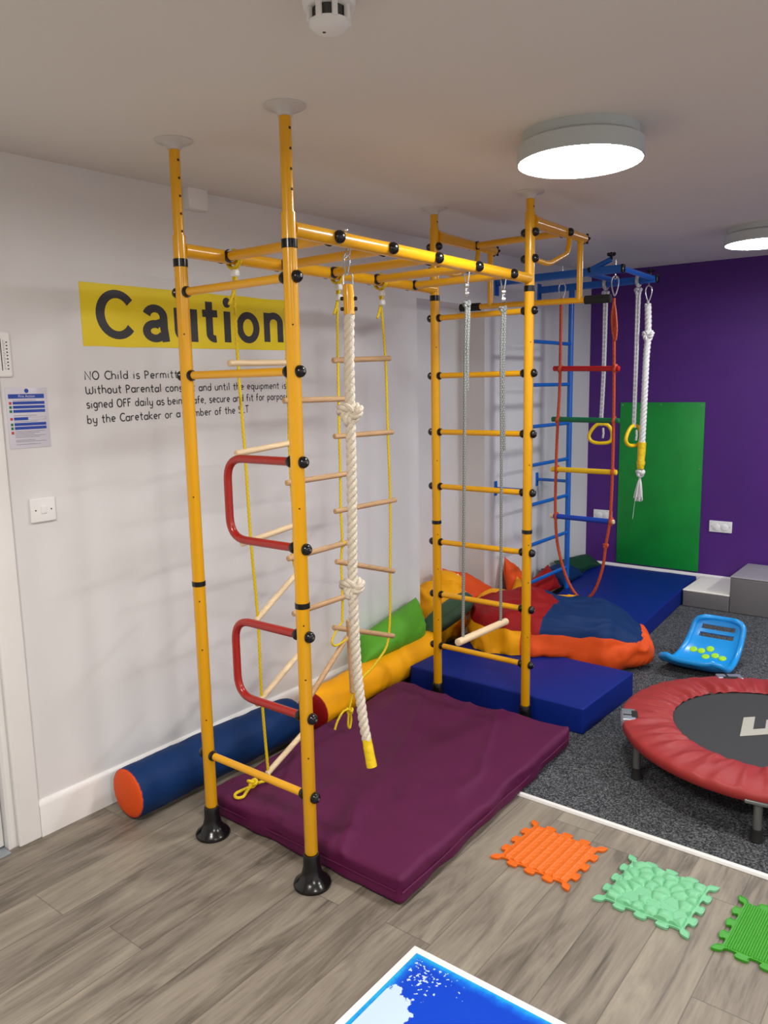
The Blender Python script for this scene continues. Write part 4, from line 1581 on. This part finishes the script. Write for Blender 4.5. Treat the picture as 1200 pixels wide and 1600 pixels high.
m = MB()
nv = 14
rows = []
for j in range(nv + 1):
    rows.append([m.bm.verts.new(pad(i / NP, j / nv)) for i in range(NP)])
for (rr, zz) in ((TR + .006, TZ - .006), (TR + .008, TZ - .020), (TR + .004, TZ - .040), (TR - .004, TZ - .042)):
    row = []
    for i in range(NP):
        a = 2 * PI * i / NP
        wv = noise.noise(Vector((math.cos(a) * 9, math.sin(a) * 9, zz * 20))) * .003
        row.append(m.bm.verts.new((TX + (rr + wv) * math.cos(a), TY + (rr + wv) * math.sin(a), zz + wv)))
    rows.append(row)
for j in range(len(rows) - 1):
    for i in range(NP):
        i2 = (i + 1) % NP
        m.face([rows[j][i], rows[j][i2], rows[j + 1][i2], rows[j + 1][i]])
m.build('pad', M['tramp_red'], tr, angle=80, fix=True)
m = MB()
m.lathe((TX, TY, TZ - .006), (0, 0, 1), [(0, 0), (TI + .03, 0.0), (TI + .03, .003), (0, .003)], 96)
jm = m.build('jump_mat', M['tramp_mat'], tr)
m = MB()
m.tube([(TX + (TR - .012) * math.cos(2 * PI * i / 96), TY + (TR - .012) * math.sin(2 * PI * i / 96), TZ - .022) for i in range(96)], 0.013, 12, closed=True)
m.build('ring_frame', M['zinc'], tr)
m = MB()
poly = [(1.945, 1.515), (2.045, 1.628), (2.14, 1.73), (2.125, 1.757), (2.03, 1.66)]


def fpoly(mb, P, z):
    vs = mb.verts([(x, y, z) for x, y in P])
    f = mb.face(vs)
    return f


zt = TZ - .0024
o_ = Vector((1.945, 1.515))
du = (Vector((2.029, 1.597)) - o_).normalized()
dv = (Vector((1.911, 1.719)) - o_)
dv = dv.normalized()


def FP(u, v):
    p = o_ + du * u + dv * v
    return (p.x, p.y)


m.prism([FP(u, v) for u, v in ((0, 0), (0.30, 0), (0.30, 0.062), (0.152, 0.062), (0.152, 0.155), (0.105, 0.155), (0.105, 0.062), (0.052, 0.062), (0.052, 0.20), (0, 0.20))], zt - .002, zt + .0006)
tag(m.build('printed_letter', M['print_grey'], jm, smooth=False), 'pale grey letter F')
A0 = 220.5
for i in range(6):
    a = math.radians(A0 + i * 60 - (3 if i else 0))
    x, y = TX + (TR - .025) * math.cos(a), TY + (TR - .025) * math.sin(a)
    lg = MB().tube([(x, y, 0.03), (x, y, TZ - .02)], 0.0155, 14).build('leg', M['grey_tube'], tr)
    MB().lathe((x, y, 0.004), (0, 0, 1), [(0.021, 0), (0.024, .004), (0.021, .018), (0.020, .046), (.0155, .047)], 16).build('rubber_foot', M['black_rubber'], lg)
for adeg in (203, 121, 277):
    a = math.radians(adeg)
    h = MB()
    rm = Matrix.Rotation(a, 3, 'Z')
    if adeg == 277:
        h.rbox((TX + (TR + .008) * math.cos(a), TY + (TR + .008) * math.sin(a), TZ - .036), (0.012, 0.075, 0.014), 0.004, mat=rm)
        h.build('bracket', M['grey_tube'], tr)
    else:
        h.rbox((TX + (TR - .022) * math.cos(a), TY + (TR - .022) * math.sin(a), TZ - .004), (0.058, 0.115, 0.032), 0.005, mat=rm)
        h.rbox((TX + (TR + .004) * math.cos(a), TY + (TR + .004) * math.sin(a), TZ - .012), (0.014, 0.105, 0.030), 0.004, mat=rm)
        hh = h.build('hinge', M['zinc'], tr)
        g = MB()
        g.rbox((TX + (TR - .046) * math.cos(a), TY + (TR - .046) * math.sin(a), TZ + .008), (0.026, 0.070, 0.012), 0.004, mat=rm)
        g.rbox((TX + (TR - .018) * math.cos(a + .02), TY + (TR - .018) * math.sin(a + .02), TZ + .0085), (0.040, 0.014, 0.009), 0.003, mat=rm)
        g.build('hinge_gap', M['black_rubber'], hh)


# ------------------------------------------------------------------ sensory puzzle mats
def puzzle(name, x0, y0, s, mt, label, relief, n=90, rot=0.0, base=0.008):
    root = thing(name, (x0 + s / 2, y0 + s / 2, 0), label, 'puzzle mat', 'puzzle sensory mats in a row')
    c = Vector((x0 + s / 2, y0 + s / 2))
    rm = Matrix.Rotation(rot, 2)

    def W(p):
        q = c + rm @ (Vector(p) - c)
        return q
    poly = []
    A, K, NT = 0.0115, 0.0088, 4
    inset = 0.0115
    a0 = s - 2 * inset
    cor = [(x0 + inset, y0 + inset), (x0 + s - inset, y0 + inset), (x0 + s - inset, y0 + s - inset), (x0 + inset, y0 + s - inset)]
    for k in range(4):
        p, q = Vector(cor[k]), Vector(cor[(k + 1) % 4])
        d = (q - p).normalized()
        nn_ = Vector((d.y, -d.x))
        st_ = 56
        for i in range(st_):
            t = i / st_
            off = A * math.cos(2 * PI * NT * t)
            sh = K * math.sin(4 * PI * NT * t)
            e = min(1, min(t, 1 - t) / 0.10)
            pt = p + d * (a0 * t + sh * e) + nn_ * (off * e)
            if e < 1:
                dg = (p - c if t < .5 else q - c).normalized()
                pt = pt + dg * (1 - e) ** 1.5 * A * 1.7
            poly.append(W(pt))
    m = MB()
    vb = m.verts([(p.x, p.y, 0.001) for p in poly])
    vt = m.verts([(p.x, p.y, base) for p in poly])
    for t3 in tessellate_polygon([[Vector((p.x, p.y, 0)) for p in poly]]):
        a_, b_, c_ = (poly[k] for k in t3)
        if (b_ - a_).cross(c_ - a_) < 0:
            t3 = t3[::-1]
        m.face([vt[k] for k in t3])
        m.face([vb[k] for k in t3[::-1]])
    for i in range(len(poly)):
        j = (i + 1) % len(poly)
        m.face([vb[i], vb[j], vt[j], vt[i]])
    bo = m.build('base', mt, root, angle=30)
    # raised rim line along the outline
    g = MB()
    g.tube([(p.x, p.y, base) for p in poly], 0.0018, 6, closed=True)
    g.build('rim', mt, root)
    g = MB()
    ins = 0.026

    def fn(u, v):
        p = W((x0 + ins + (s - 2 * ins) * u, y0 + ins + (s - 2 * ins) * v))
        e = min(u, 1 - u, v, 1 - v)
        return Vector((p.x, p.y, base - .001 + (relief(u, v) if e > 1e-6 else -.004)))
    g.grid(fn, n, n)
    g.build('relief', mt, root, angle=70)
    return root


def ridges(u, v):
    k = (u * 8.0) % 1.0
    row = math.floor(u * 8.0)
    r = 0.0058 * math.exp(-((k - .5) / .11) ** 2)
    sc = 0.0024 * abs(math.sin(v * PI * 9 + row * 1.1)) * min(1, abs(k - .5) * 5) * min(1, (0.5 - abs(k - .5)) * 8)
    return r + sc + 0.0008


random.seed(12)
SEED = [((i + .5 + random.uniform(-.33, .33)) / 6.0, (j + .5 + random.uniform(-.33, .33)) / 6.0) for i in range(-1, 7) for j in range(-1, 7)]
LOW = [random.random() < 0.17 for _ in SEED]


def stones(u, v):
    a, b, k = min((((u - a) ** 2 + (v - b) ** 2), b, k) for k, (a, b) in enumerate(SEED))[0:3]
    ax_, ay_ = SEED[k]
    e = 1.0
    for q, (bx_, by_) in enumerate(SEED):
        if q == k:
            continue
        ln = math.hypot(bx_ - ax_, by_ - ay_)
        if ln > 0.45:
            continue
        d2 = ((u - bx_) ** 2 + (v - by_) ** 2 - a) / (2 * ln)
        e = min(e, d2)
    rr = math.sqrt(a)
    t = rr / (rr + max(e, 1e-6))
    h = 0.0125 * max(0.0, 1 - t ** 3.2) ** 0.6
    if LOW[k]:
        h = min(h, 0.004)
    return h + 0.001


def spikes(u, v):
    a = u * 34
    b = v * 34 + (0.5 if int(a) % 2 else 0)
    return 0.001 + 0.0045 * max(0, math.sin(PI * (a % 1))) ** 1.5 * max(0, math.sin(PI * (b % 1))) ** 1.5


puzzle('puzzle_mat', 1.413, 0.463, 0.288, M['mat_orange'], 'orange rubber puzzle mat with wavy ridges', ridges, 110, math.radians(-2.5))
puzzle('puzzle_mat', 1.782, 0.462, 0.290, M['mat_mint'], 'mint green rubber puzzle mat with cobblestone relief', stones, 110, math.radians(-1.5))
puzzle('puzzle_mat', 2.138, 0.455, 0.288, M['mat_green'], 'grass green rubber puzzle mat with fine spikes at frame edge', spikes, 136, math.radians(-1.0))


# ------------------------------------------------------------------ liquid floor tile
def liquid_mat():
    m = bpy.data.materials.new('blue_liquid_vinyl')
    m.use_nodes = True
    nt = m.node_tree
    b = nt.nodes['Principled BSDF']
    b.inputs['Roughness'].default_value = 0.35
    b.inputs['Specular IOR Level'].default_value = 0.3
    tc = nt.nodes.new('ShaderNodeTexCoord')
    sp = nt.nodes.new('ShaderNodeSeparateXYZ')
    link(nt, tc.outputs['Object'], sp.inputs[0])
    n = nt.nodes.new('ShaderNodeTexNoise')
    n.inputs['Scale'].default_value = 26
    n.inputs['Detail'].default_value = 6
    n.inputs['Roughness'].default_value = 0.65
    link(nt, tc.outputs['Object'], n.inputs['Vector'])
    # distance to the rim of the panel
    ex = math_node(nt, 'SUBTRACT', 0.225, math_node(nt, 'ABSOLUTE', sp.outputs[0]))
    ey = math_node(nt, 'SUBTRACT', 0.225, math_node(nt, 'ABSOLUTE', sp.outputs[1]))
    ed = math_node(nt, 'MINIMUM', ex, ey)
    edn = math_node(nt, 'ADD', math_node(nt, 'MULTIPLY', ed, 26.0), math_node(nt, 'MULTIPLY', math_node(nt, 'SUBTRACT', n.outputs['Fac'], 0.5), 1.0))
    rp = nt.nodes.new('ShaderNodeValToRGB')
    e = rp.color_ramp.elements
    e[0].position = 0.05
    e[0].color = rgb(30, 170, 226)
    e[1].position = 0.9
    e[1].color = rgb(0, 66, 198)
    k = e.new(0.4)
    k.color = rgb(8, 106, 222)
    link(nt, edn, rp.inputs[0])
    # pale pool and splashes

    def dist(px, py, w, h):
        a = math_node(nt, 'DIVIDE', math_node(nt, 'SUBTRACT', sp.outputs[0], px), w)
        c = math_node(nt, 'DIVIDE', math_node(nt, 'SUBTRACT', sp.outputs[1], py), h)
        return math_node(nt, 'SQRT', math_node(nt, 'ADD', math_node(nt, 'MULTIPLY', a, a), math_node(nt, 'MULTIPLY', c, c)))
    d1 = math_node(nt, 'ADD', dist(-0.175, -0.14, 0.100, 0.225), math_node(nt, 'MULTIPLY', math_node(nt, 'SUBTRACT', n.outputs['Fac'], 0.5), 0.7))
    pool = math_node(nt, 'LESS_THAN', d1, 1.0)
    n3 = nt.nodes.new('ShaderNodeTexNoise')
    n3.inputs['Scale'].default_value = 95
    n3.inputs['Detail'].default_value = 2
    link(nt, tc.outputs['Object'], n3.inputs['Vector'])
    d2 = dist(-0.16, 0.165, 0.075, 0.06)
    thr = math_node(nt, 'ADD', 0.54, math_node(nt, 'MULTIPLY', d2, 0.12))
    spl = math_node(nt, 'GREATER_THAN', n3.outputs['Fac'], thr)
    spl = math_node(nt, 'MULTIPLY', spl, math_node(nt, 'LESS_THAN', d2, 1.8))
    w = math_node(nt, 'MAXIMUM', pool, spl)
    w = math_node(nt, 'MULTIPLY', w, math_node(nt, 'GREATER_THAN', ed, 0.012))
    mix = nt.nodes.new('ShaderNodeMix')
    mix.data_type = 'RGBA'
    link(nt, math_node(nt, 'MULTIPLY', w, 0.9), mix.inputs['Factor'])
    link(nt, rp.outputs[0], mix.inputs['A'])
    mix.inputs['B'].default_value = rgb(205, 228, 240)
    link(nt, mix.outputs['Result'], b.inputs['Base Color'])
    return m


tile = thing('liquid_floor_tile', (1.70, -0.292, 0.0), 'square blue liquid floor tile with a white border on the laminate', 'floor tile')
MB().rbox((1.70, -0.292, 0.006), (0.5, 0.5, 0.010), 0.003, rs=2).build('border', M['white_plastic'], tile)
MB().rbox((1.70, -0.292, 0.0085), (0.455, 0.455, 0.008), 0.003, (4, 4, 1), rs=2).build('liquid_panel', liquid_mat(), tile)

# ------------------------------------------------------------------ things on the ceiling
def ceiling_lamp(x, y, label):
    z = Hc(x, y)
    root = thing('ceiling_light', (x, y, z), label, 'ceiling light', 'round ceiling lights')
    MB().lathe((x, y, z - 0.0935), (0, 0, 1), [(0.193, 0.006), (0.196, 0.0), (0.200, 0.002), (0.2, 0.052), (0.190, 0.060), (0.184, 0.062), (0.184, 0.092)], 64).build('housing', M['lamp_grey'], root)
    MB().lathe((x, y, z - 0.098), (0, 0, 1), [(0, 0.0), (0.10, 0.0008), (0.17, 0.0025), (0.191, 0.006), (0.191, 0.012), (0, 0.012)], 64).build('diffuser', M['diffuser'], root, angle=60)
    return root


ceiling_lamp(1.527, 0.812, 'lit round ceiling light near the yellow frame')
ceiling_lamp(1.556, 3.18, 'lit round ceiling light at the right edge near purple wall')

sx, sy = 1.527, -0.395
sz = Hc(sx, sy)
sd = thing('smoke_detector', (sx, sy, sz), 'white vented smoke detector on the ceiling at the top edge', 'smoke detector')
MB().lathe((sx, sy, sz - 0.022), (0, 0, 1), [(0.046, 0), (0.052, .003), (0.054, .012), (0.054, .021)], 32).build('base', M['white_plastic'], sd)
MB().lathe((sx, sy, sz - 0.048), (0, 0, 1), [(0.034, 0.0), (0.034, 0.030)], 24).build('sensor_mesh', M['smoke_dark'], sd)
MB().lathe((sx, sy, sz - 0.066), (0, 0, 1), [(0, 0), (0.020, .001), (0.033, .006), (0.0405, .014), (0.042, .020), (0.034, .021)], 32).build('cap', M['white_plastic'], sd)
rb_ = MB()
for i in range(8):
    a = 2 * PI * i / 8 + .2
    rb_.rbox((sx + .041 * math.cos(a), sy + .041 * math.sin(a), sz - .033), (0.010, 0.011, 0.032), 0.002, mat=Matrix.Rotation(a, 3, 'Z'), rs=1)
build_split(rb_, 'vent_rib', M['white_plastic'], sd, .0005)
MB().lathe((sx - .006, sy - .010, sz - .0665), (0, 0, 1), [(0, 0), (.0035, .0003), (.0035, .002)], 10).build('indicator', M['smoke_dark'], sd)

jb = thing('junction_box', (0, 0.48, 2.33), 'small white box high on the wall under the ceiling', 'electrical box')
MB().rbox((0.021, 0.478, 2.372), (0.042, 0.098, 0.082), 0.004, rs=2).build('body', M['white_plastic'], jb)
MB().rbox((0.024, 0.478, 2.4135), (0.036, 0.092, 0.004), 0.001, rs=1).build('top_gap_shade', M['gap_shade'], jb)  # solid dark strip, painted shade between box and ceiling

# ------------------------------------------------------------------ things on the left wall
ban = MB()
bq = [(-0.057, 1.775), (1.035, 1.787), (1.035, 2.013), (-0.062, 2.004)]
nseg = 24
rows = []
for i in range(nseg + 1):
    t = i / nseg
    y = bq[0][0] + (bq[1][0] - bq[0][0]) * t
    zb = bq[0][1] + (bq[1][1] - bq[0][1]) * t + 0.003 * noise.noise(Vector((t * 9, 1, 0)))
    zt_ = bq[3][1] + (bq[2][1] - bq[3][1]) * t + 0.003 * noise.noise(Vector((t * 9, 7, 0)))
    rows.append(ban.verts([(0.0003, y, zb), (0.0022, y, zb), (0.0022, y, zt_), (0.0003, y, zt_)]))
for a, b in zip(rows, rows[1:]):
    for k in range(4):
        k2 = (k + 1) % 4
        ban.face([a[k], a[k2], b[k2], b[k]])
ban.face(rows[0][::-1])
ban.face(rows[-1])
sign = thing('caution_banner', (0, 0.48, 1.78), 'yellow banner lettered Caution on the white wall', 'sign')
ban.build('banner', M['banner_yellow'], sign, smooth=False, fix=True)
def ell(cx_, cz_, rx, rz, a0, a1, n=28):
    return [(cx_ + rx * math.cos(math.radians(a0 + (a1 - a0) * i / n)), cz_ + rz * math.sin(math.radians(a0 + (a1 - a0) * i / n))) for i in range(n + 1)]


def ribbon(mb, P, wv=0.037, wh=0.030, lift=0.0):
    """flat stroke: upright parts wv wide, level parts wh"""
    n = len(P)
    closed = (Vector(P[0]) - Vector(P[-1])).length < 1e-6
    L_, R_ = [], []
    for i in range(n):
        a = Vector(P[i - 1]) if i > 0 else (Vector(P[-2]) if closed else Vector(P[0]))
        b = Vector(P[i + 1]) if i < n - 1 else (Vector(P[1]) if closed else Vector(P[-1]))
        t = (b - a).normalized()
        nn = Vector((-t.y, t.x))
        w = math.sqrt((t.y * wv) ** 2 + (t.x * wh) ** 2) / 2
        L_.append(Vector(P[i]) + nn * w)
        R_.append(Vector(P[i]) - nn * w)
    rows_ = [mb.verts([(0.0024, l.x, l.y), (0.0029 + lift, l.x, l.y), (0.0029 + lift, r.x, r.y), (0.0024, r.x, r.y)]) for l, r in zip(L_, R_)]
    for a, b in zip(rows_, rows_[1:]):
        for k in range(4):
            k2 = (k + 1) % 4
            mb.face([a[k], a[k2], b[k2], b[k]])
    mb.face(rows_[0][::-1])
    mb.face(rows_[-1])


ZL = 1.805
for strokes in (
        [ell(0.092, ZL + .0905, 0.072, 0.076, 38, 322)],
        [ell(0.262, ZL + .092, 0.040, 0.033, 165, 0, 12) + [(0.302, ZL + .05), (0.309, ZL - .003)], ell(0.259, ZL + .037, 0.039, 0.028, 60, 330, 20), [(0.270, ZL + .066), (0.303, ZL + .076)]],
        [[(0.372, ZL + .134), (0.372, ZL + .055)] + ell(0.411, ZL + .046, 0.039, 0.032, 180, 350, 14), [(0.452, ZL + .134), (0.452, ZL + .002)]],
        [[(0.534, ZL + .170), (0.534, ZL + .045)] + ell(0.561, ZL + .040, 0.027, 0.022, 180, 285, 8), [(0.498, ZL + .121), (0.578, ZL + .123)]],
        [[(0.632, ZL + .136), (0.632, ZL + .006)]],
        [ell(0.752, ZL + .074, 0.049, 0.053, 0, 360)],
        [[(0.866, ZL + .145), (0.866, ZL + .016)], ell(0.909, ZL + .102, 0.041, 0.032, 172, 0, 14) + [(0.950, ZL + .017)]]):
    mbl = MB()
    for q_i, P in enumerate(strokes):
        ribbon(mbl, P, lift=0.00015 * q_i)
    mbl.build('letter', M['banner_black'], sign, smooth=False)
MB().lathe((0.0024, 0.633, ZL + .173), (1, 0, 0), [(0.0215, 0), (0.0215, .0005)], 24).build('letter', M['banner_black'], sign, smooth=False)


# hand painted notice: strokes of a simple lettering hand
def arc(cx_, cy_, rx, ry, a0, a1, n=10):
    return [(cx_ + rx * math.cos(math.radians(a0 + (a1 - a0) * i / n)), cy_ + ry * math.sin(math.radians(a0 + (a1 - a0) * i / n))) for i in range(n + 1)]


XH = 0.62
G = {
    'N': (0.62, [[(0, 0), (0, 1), (.5, 0), (.52, 1)]]),
    'O': (0.70, [arc(.3, .48, .3, .48, 90, 450, 18)]),
    'C': (0.58, [arc(.34, .48, .33, .48, 50, 310, 14)]),
    'P': (0.52, [[(0.04, -.05), (0, .95)], [(0, .92)] + arc(.12, .68, .28, .25, 90, -90, 9) + [(.02, .43)]]),
    'W': (0.86, [arc(.19, .3, .19, .3, 180, 360, 9)[:0] + [(0, .85), (.02, .3)] + arc(.2, .22, .18, .22, 180, 360, 8) + [(.38, .6)], [(.38, .22)] + arc(.56, .22, .18, .22, 180, 360, 8) + [(.74, .85)]]),
    'F': (0.46, [[(0, .92), (.02, -.02)], [(0, .92), (.36, .94)], [(.01, .5), (.30, .52)]]),
    'S': (0.50, [arc(.22, .72, .2, .23, 30, 250, 9) + arc(.2, .24, .22, .25, 80, -150, 9)]),
    'L': (0.42, [[(0, 1), (0.02, 0), (.34, .02)]]),
    'T': (0.50, [[(-.04, .98), (.46, 1)], [(.2, .98), (.22, 0)]]),
    'a': (0.54, [arc(.2, .29, .2, .28, 40, 330, 13), [(.44, .64), (.45, -.02)]]),
    'b': (0.52, [[(0, 1), (0, 0)], arc(.2, .28, .2, .28, 180, -180, 14)]),
    'c': (0.46, [arc(.25, .3, .24, .3, 50, 310, 12)]),
    'd': (0.54, [arc(.2, .28, .2, .28, 0, 360, 14), [(.42, 1), (.42, 0)]]),
    'e': (0.52, [[(.02, .30), (.40, .36)] + arc(.22, .33, .2, .28, 10, 310, 12)]),
    'f': (0.40, [arc(.25, .78, .15, .2, 60, 180, 6) + [(.1, 0)], [(-.02, .55), (.28, .58)]]),
    'g': (0.52, [arc(.21, .32, .2, .28, 20, 360, 13), [(.41, .6), (.41, -.1)] + arc(.23, -.12, .18, .2, 0, -150, 7)]),
    'h': (0.50, [[(0, 1), (0, 0)], arc(.2, .35, .19, .26, 180, 0, 8) + [(.39, 0)]]),
    'i': (0.20, [[(.04, .58), (.05, 0)], [(.05, .80), (.06, .84)]]),
    'k': (0.48, [[(0, 1), (0, 0)], [(.36, .6), (.02, .28), (.38, 0)]]),
    'l': (0.20, [[(.04, 1), (.05, 0)]]),
    'm': (0.74, [[(0, .58), (0, 0)], arc(.16, .36, .15, .24, 180, 0, 7) + [(.31, 0)], arc(.46, .36, .15, .24, 180, 0, 7) + [(.62, 0)]]),
    'n': (0.50, [[(0, .6), (0, 0)], arc(.2, .35, .19, .26, 180, 0, 8) + [(.39, 0)]]),
    'o': (0.52, [arc(.21, .3, .21, .3, 90, 450, 14)]),
    'p': (0.52, [[(0, .6), (0.01, -.38)], arc(.2, .31, .2, .28, 180, -180, 14)]),
    'q': (0.54, [arc(.2, .31, .2, .28, 0, 360, 14), [(.41, .6), (.41, -.38), (.5, -.3)]]),
    'r': (0.38, [[(0, .6), (0, 0)], arc(.2, .34, .2, .26, 180, 60, 6)]),
    's': (0.42, [arc(.19, .45, .16, .16, 40, 250, 7) + arc(.17, .15, .17, .16, 75, -150, 8)]),
    't': (0.40, [[(.14, .92), (.14, .14)] + arc(.24, .14, .1, .13, 180, 300, 5), [(-.02, .6), (.32, .62)]]),
    'u': (0.50, [[(0, .6), (0, .25)] + arc(.19, .23, .19, .22, 180, 360, 8) + [(.38, .6), (.4, 0)]]),
    'y': (0.50, [[(0, .6), (.02, .28)] + arc(.2, .25, .18, .2, 180, 340, 6), [(.40, .6), (.38, -.1)] + arc(.2, -.12, .18, .2, 0, -150, 7)]),
    ',': (0.22, [[(.05, .06), (0, -.14)]]),
}
nt_o = thing('painted_notice', (0, -0.06, 1.49), 'four lines of black hand lettering on the wall below the Caution banner', 'wall lettering')


def write(text, y0, y1, z0, z1, size):
    note = MB()

    def flush(mb):
        for v in mb.bm.verts:
            v.co.x = 0.0006 + (v.co.x + 0.0026) * 0.12
        mb.build('word', M['ink'], nt_o)
    w = 0
    for ch in text:
        w += 0.40 if ch == ' ' else G[ch][0] + 0.10
    k = (y1 - y0) / (w - .1)
    x = 0
    rnd = random.Random(hash(text) % 1000 if False else len(text))
    for ch in text:
        if ch == ' ':
            x += 0.40
            flush(note)
            note = MB()
            continue
        jz = rnd.uniform(-.03, .03)
        for st_ in G[ch][1]:
            P = []
            for (px, pz) in st_:
                yy = y0 + (x + px) * k
                zz = z0 + (z1 - z0) * (x / w) + (pz + jz) * size
                P.append((0.0, yy, zz))
            before = len(note.bm.verts)
            note.tube(P, 0.0023, 6)
        x += G[ch][0] + 0.10
    flush(note)


write('NO Child is Permitted', -0.060, 0.412, 1.654, 1.662, 0.031)
write('Without Parental consent and until the equipment is', -0.061, 0.978, 1.603, 1.610, 0.031)
write('signed OFF daily as being safe, secure and fit for porpose', -0.062, 0.992, 1.550, 1.560, 0.031)
write('by the Caretaker or a member of the SLT', -0.063, 0.735, 1.494, 1.507, 0.031)
# fire action notice
fn_ = thing('fire_notice', (0, -0.288, 1.42), 'blue and white laminated Fire Action notice above the light switch', 'notice')
FY, FZ = -0.362, 1.421
MB().rbox((0.0015, FY + .074, FZ + .103), (0.002, 0.148, 0.208), 0.0008, rs=1).build('sheet', M['paper'], fn_)


def fbar(mt, u0, u1, v0, v1, nm, mb=None):
    m_ = mb or MB()
    m_.box(0.0026, 0.0031, FY + u0, FY + u1, FZ + v0, FZ + v1)
    if mb is None:
        m_.build(nm, M[mt], fn_, smooth=False)


bb = MB()
for (u0, u1, v0, v1) in ((0.008, 0.136, 0.170, 0.185), (0.022, 0.136, 0.150, 0.160), (0.022, 0.136, 0.136, 0.146), (0.022, 0.136, 0.122, 0.132), (0.022, 0.072, 0.096, 0.106), (0.022, 0.136, 0.077, 0.087), (0.022, 0.136, 0.064, 0.074)):
    fbar(None, u0, u1, v0, v1, '', bb)
bb.lathe((0.0026, FY + .074, FZ + .196), (1, 0, 0), [(0.0075, 0), (0.0075, .0006)], 20)
build_split(bb, 'blue_bar', M['print_blue'], fn_, .0005, smooth=False)
bb = MB()
for v in (0.153, 0.099, 0.052):
    bb.box(0.0026, 0.0031, FY + .009, FY + .018, FZ + v - .003, FZ + v + .006)
build_split(bb, 'red_symbol', M['print_red'], fn_, .0005, smooth=False)
bb = MB()
for v in (0.139, 0.125, 0.080, 0.067):
    bb.box(0.0026, 0.0031, FY + .009, FY + .018, FZ + v - .003, FZ + v + .006)
build_split(bb, 'green_symbol', M['print_green'], fn_, .0005, smooth=False)
bb = MB()
for i, v in enumerate((0.163, 0.111, 0.0905, 0.057, 0.052, 0.047, 0.042, 0.037, 0.027, 0.022, 0.012)):
    bb.box(0.0026, 0.0029, FY + .022, FY + (.105 if i in (0, 1, 2) else .13 - .02 * (i % 3)), FZ + v, FZ + v + .0014)
for u in (0.072, 0.136):
    bb.box(0.0026, 0.0029, FY + u - .0006, FY + u, FZ + .096, FZ + .106)
bb.box(0.0026, 0.0029, FY + .072, FY + .136, FZ + .1054, FZ + .106)
bb.box(0.0026, 0.0029, FY + .072, FY + .136, FZ + .096, FZ + .0966)
build_split(bb, 'small_print_line', M['print_text'], fn_, .0005, smooth=False)
text_mesh('Fire Action', 0.012, lambda u, v, w: (0.0034 + w * .2, FY + .044 + u, FZ + .1735 + v), 'heading', M['paper'], fn_, extrude=0.0005, fit=0.058)

# thermometer
th = thing('wall_thermometer', (0, -0.365, 1.66), 'white wall thermometer cut by the left edge of the photo', 'thermometer')
MB().rbox((0.005, -0.366, 1.739), (0.010, 0.072, 0.152), 0.010, (2, 2, 2), rs=3, mat=None).build('body', M['white_plastic'], th)
t_ = MB()
t_.box(0.0098, 0.0104, -0.3685, -0.3655, 1.685, 1.79)
for i in range(18):
    w_ = 0.009 if i % 3 == 0 else 0.005
    z = 1.690 + i * .0055
    t_.box(0.0098, 0.0103, -0.360, -0.360 + w_, z, z + .0012)
for i in range(9):
    z = 1.690 + i * .011
    t_.box(0.0098, 0.0103, -0.349, -0.344, z - .0014, z + .003)
t_.build('scale', M['ink'], th, smooth=False)

# light switch
sw = thing('light_switch', (0, -0.268, 1.157), 'white square light switch with one rocker by the door frame', 'light switch')
MB().rbox((0.006, -0.268, 1.1995), (0.012, 0.094, 0.087), 0.005, (2, 2, 2), rs=3).build('plate', M['white_plastic'], sw)
MB().rbox((0.0130, -0.268, 1.1995), (0.007, 0.019, 0.027), 0.002, rs=2, mat=Matrix.Rotation(0.05, 3, 'Y')).build('rocker', M['white_plastic'], sw)
s_ = MB()
for y in (-0.297, -0.239):
    s_.lathe((0.0118, y, 1.1995), (1, 0, 0), [(0.0028, 0), (0.0026, .0007), (0, .0009)], 12)
build_split(s_, 'screw', M['black_rubber'], sw)

# ------------------------------------------------------------------ things on the purple wall
gb = thing('green_board', (0.598, Y1, 0.14), 'green painted board screwed to the purple wall', 'board')
MB().rbox((0.598, Y1 - .007, 0.802), (0.652, 0.012, 1.304), 0.002, (2, 1, 2), rs=1).build('panel', M['green_board'], gb)
s_ = MB()
for (x, z) in ((0.292, 1.435), (0.598, 1.437), (0.905, 1.432), (0.905, 0.19), (0.292, 0.2), (0.906, 0.95)):
    s_.lathe((x, Y1 - .0125, z), (0, -1, 0), [(0.0045, 0), (0.004, .0012), (0, .0016)], 10)
build_split(s_, 'screw', M['steel'], gb)
for (x0_, x1_, z0_, z1_, lab) in ((0.066, 0.226, 0.487, 0.573, 'white blank double wall socket left of the green board'),
                                  (0.993, 1.157, 0.475, 0.562, 'white blank double wall socket right of the green board')):
    so = thing('wall_socket', (x0_ + .08, Y1, z0_), lab, 'socket', 'sockets on the purple wall')
    xc, zc = (x0_ + x1_) / 2, (z0_ + z1_) / 2
    MB().rbox((xc, Y1 - .006, zc), (x1_ - x0_, 0.012, z1_ - z0_), 0.004, (2, 2, 2), rs=2).build('plate', M['white_plastic'], so)
    for dx in (-.03, .03):
        MB().lathe((xc + dx, Y1 - .0115, zc - .005), (0, -1, 0), [(0.027, 0), (0.027, .003), (0.024, .005), (0.0, .0055)], 24).build('blanking_disc', M['white_plastic'], so)
    q_ = MB()
    for dx in (-.066, .066):
        q_.lathe((xc + dx, Y1 - .0118, zc), (0, -1, 0), [(0.003, 0), (0.0028, .0008), (0, .001)], 10)
    build_split(q_, 'screw', M['grey_tube'], so)
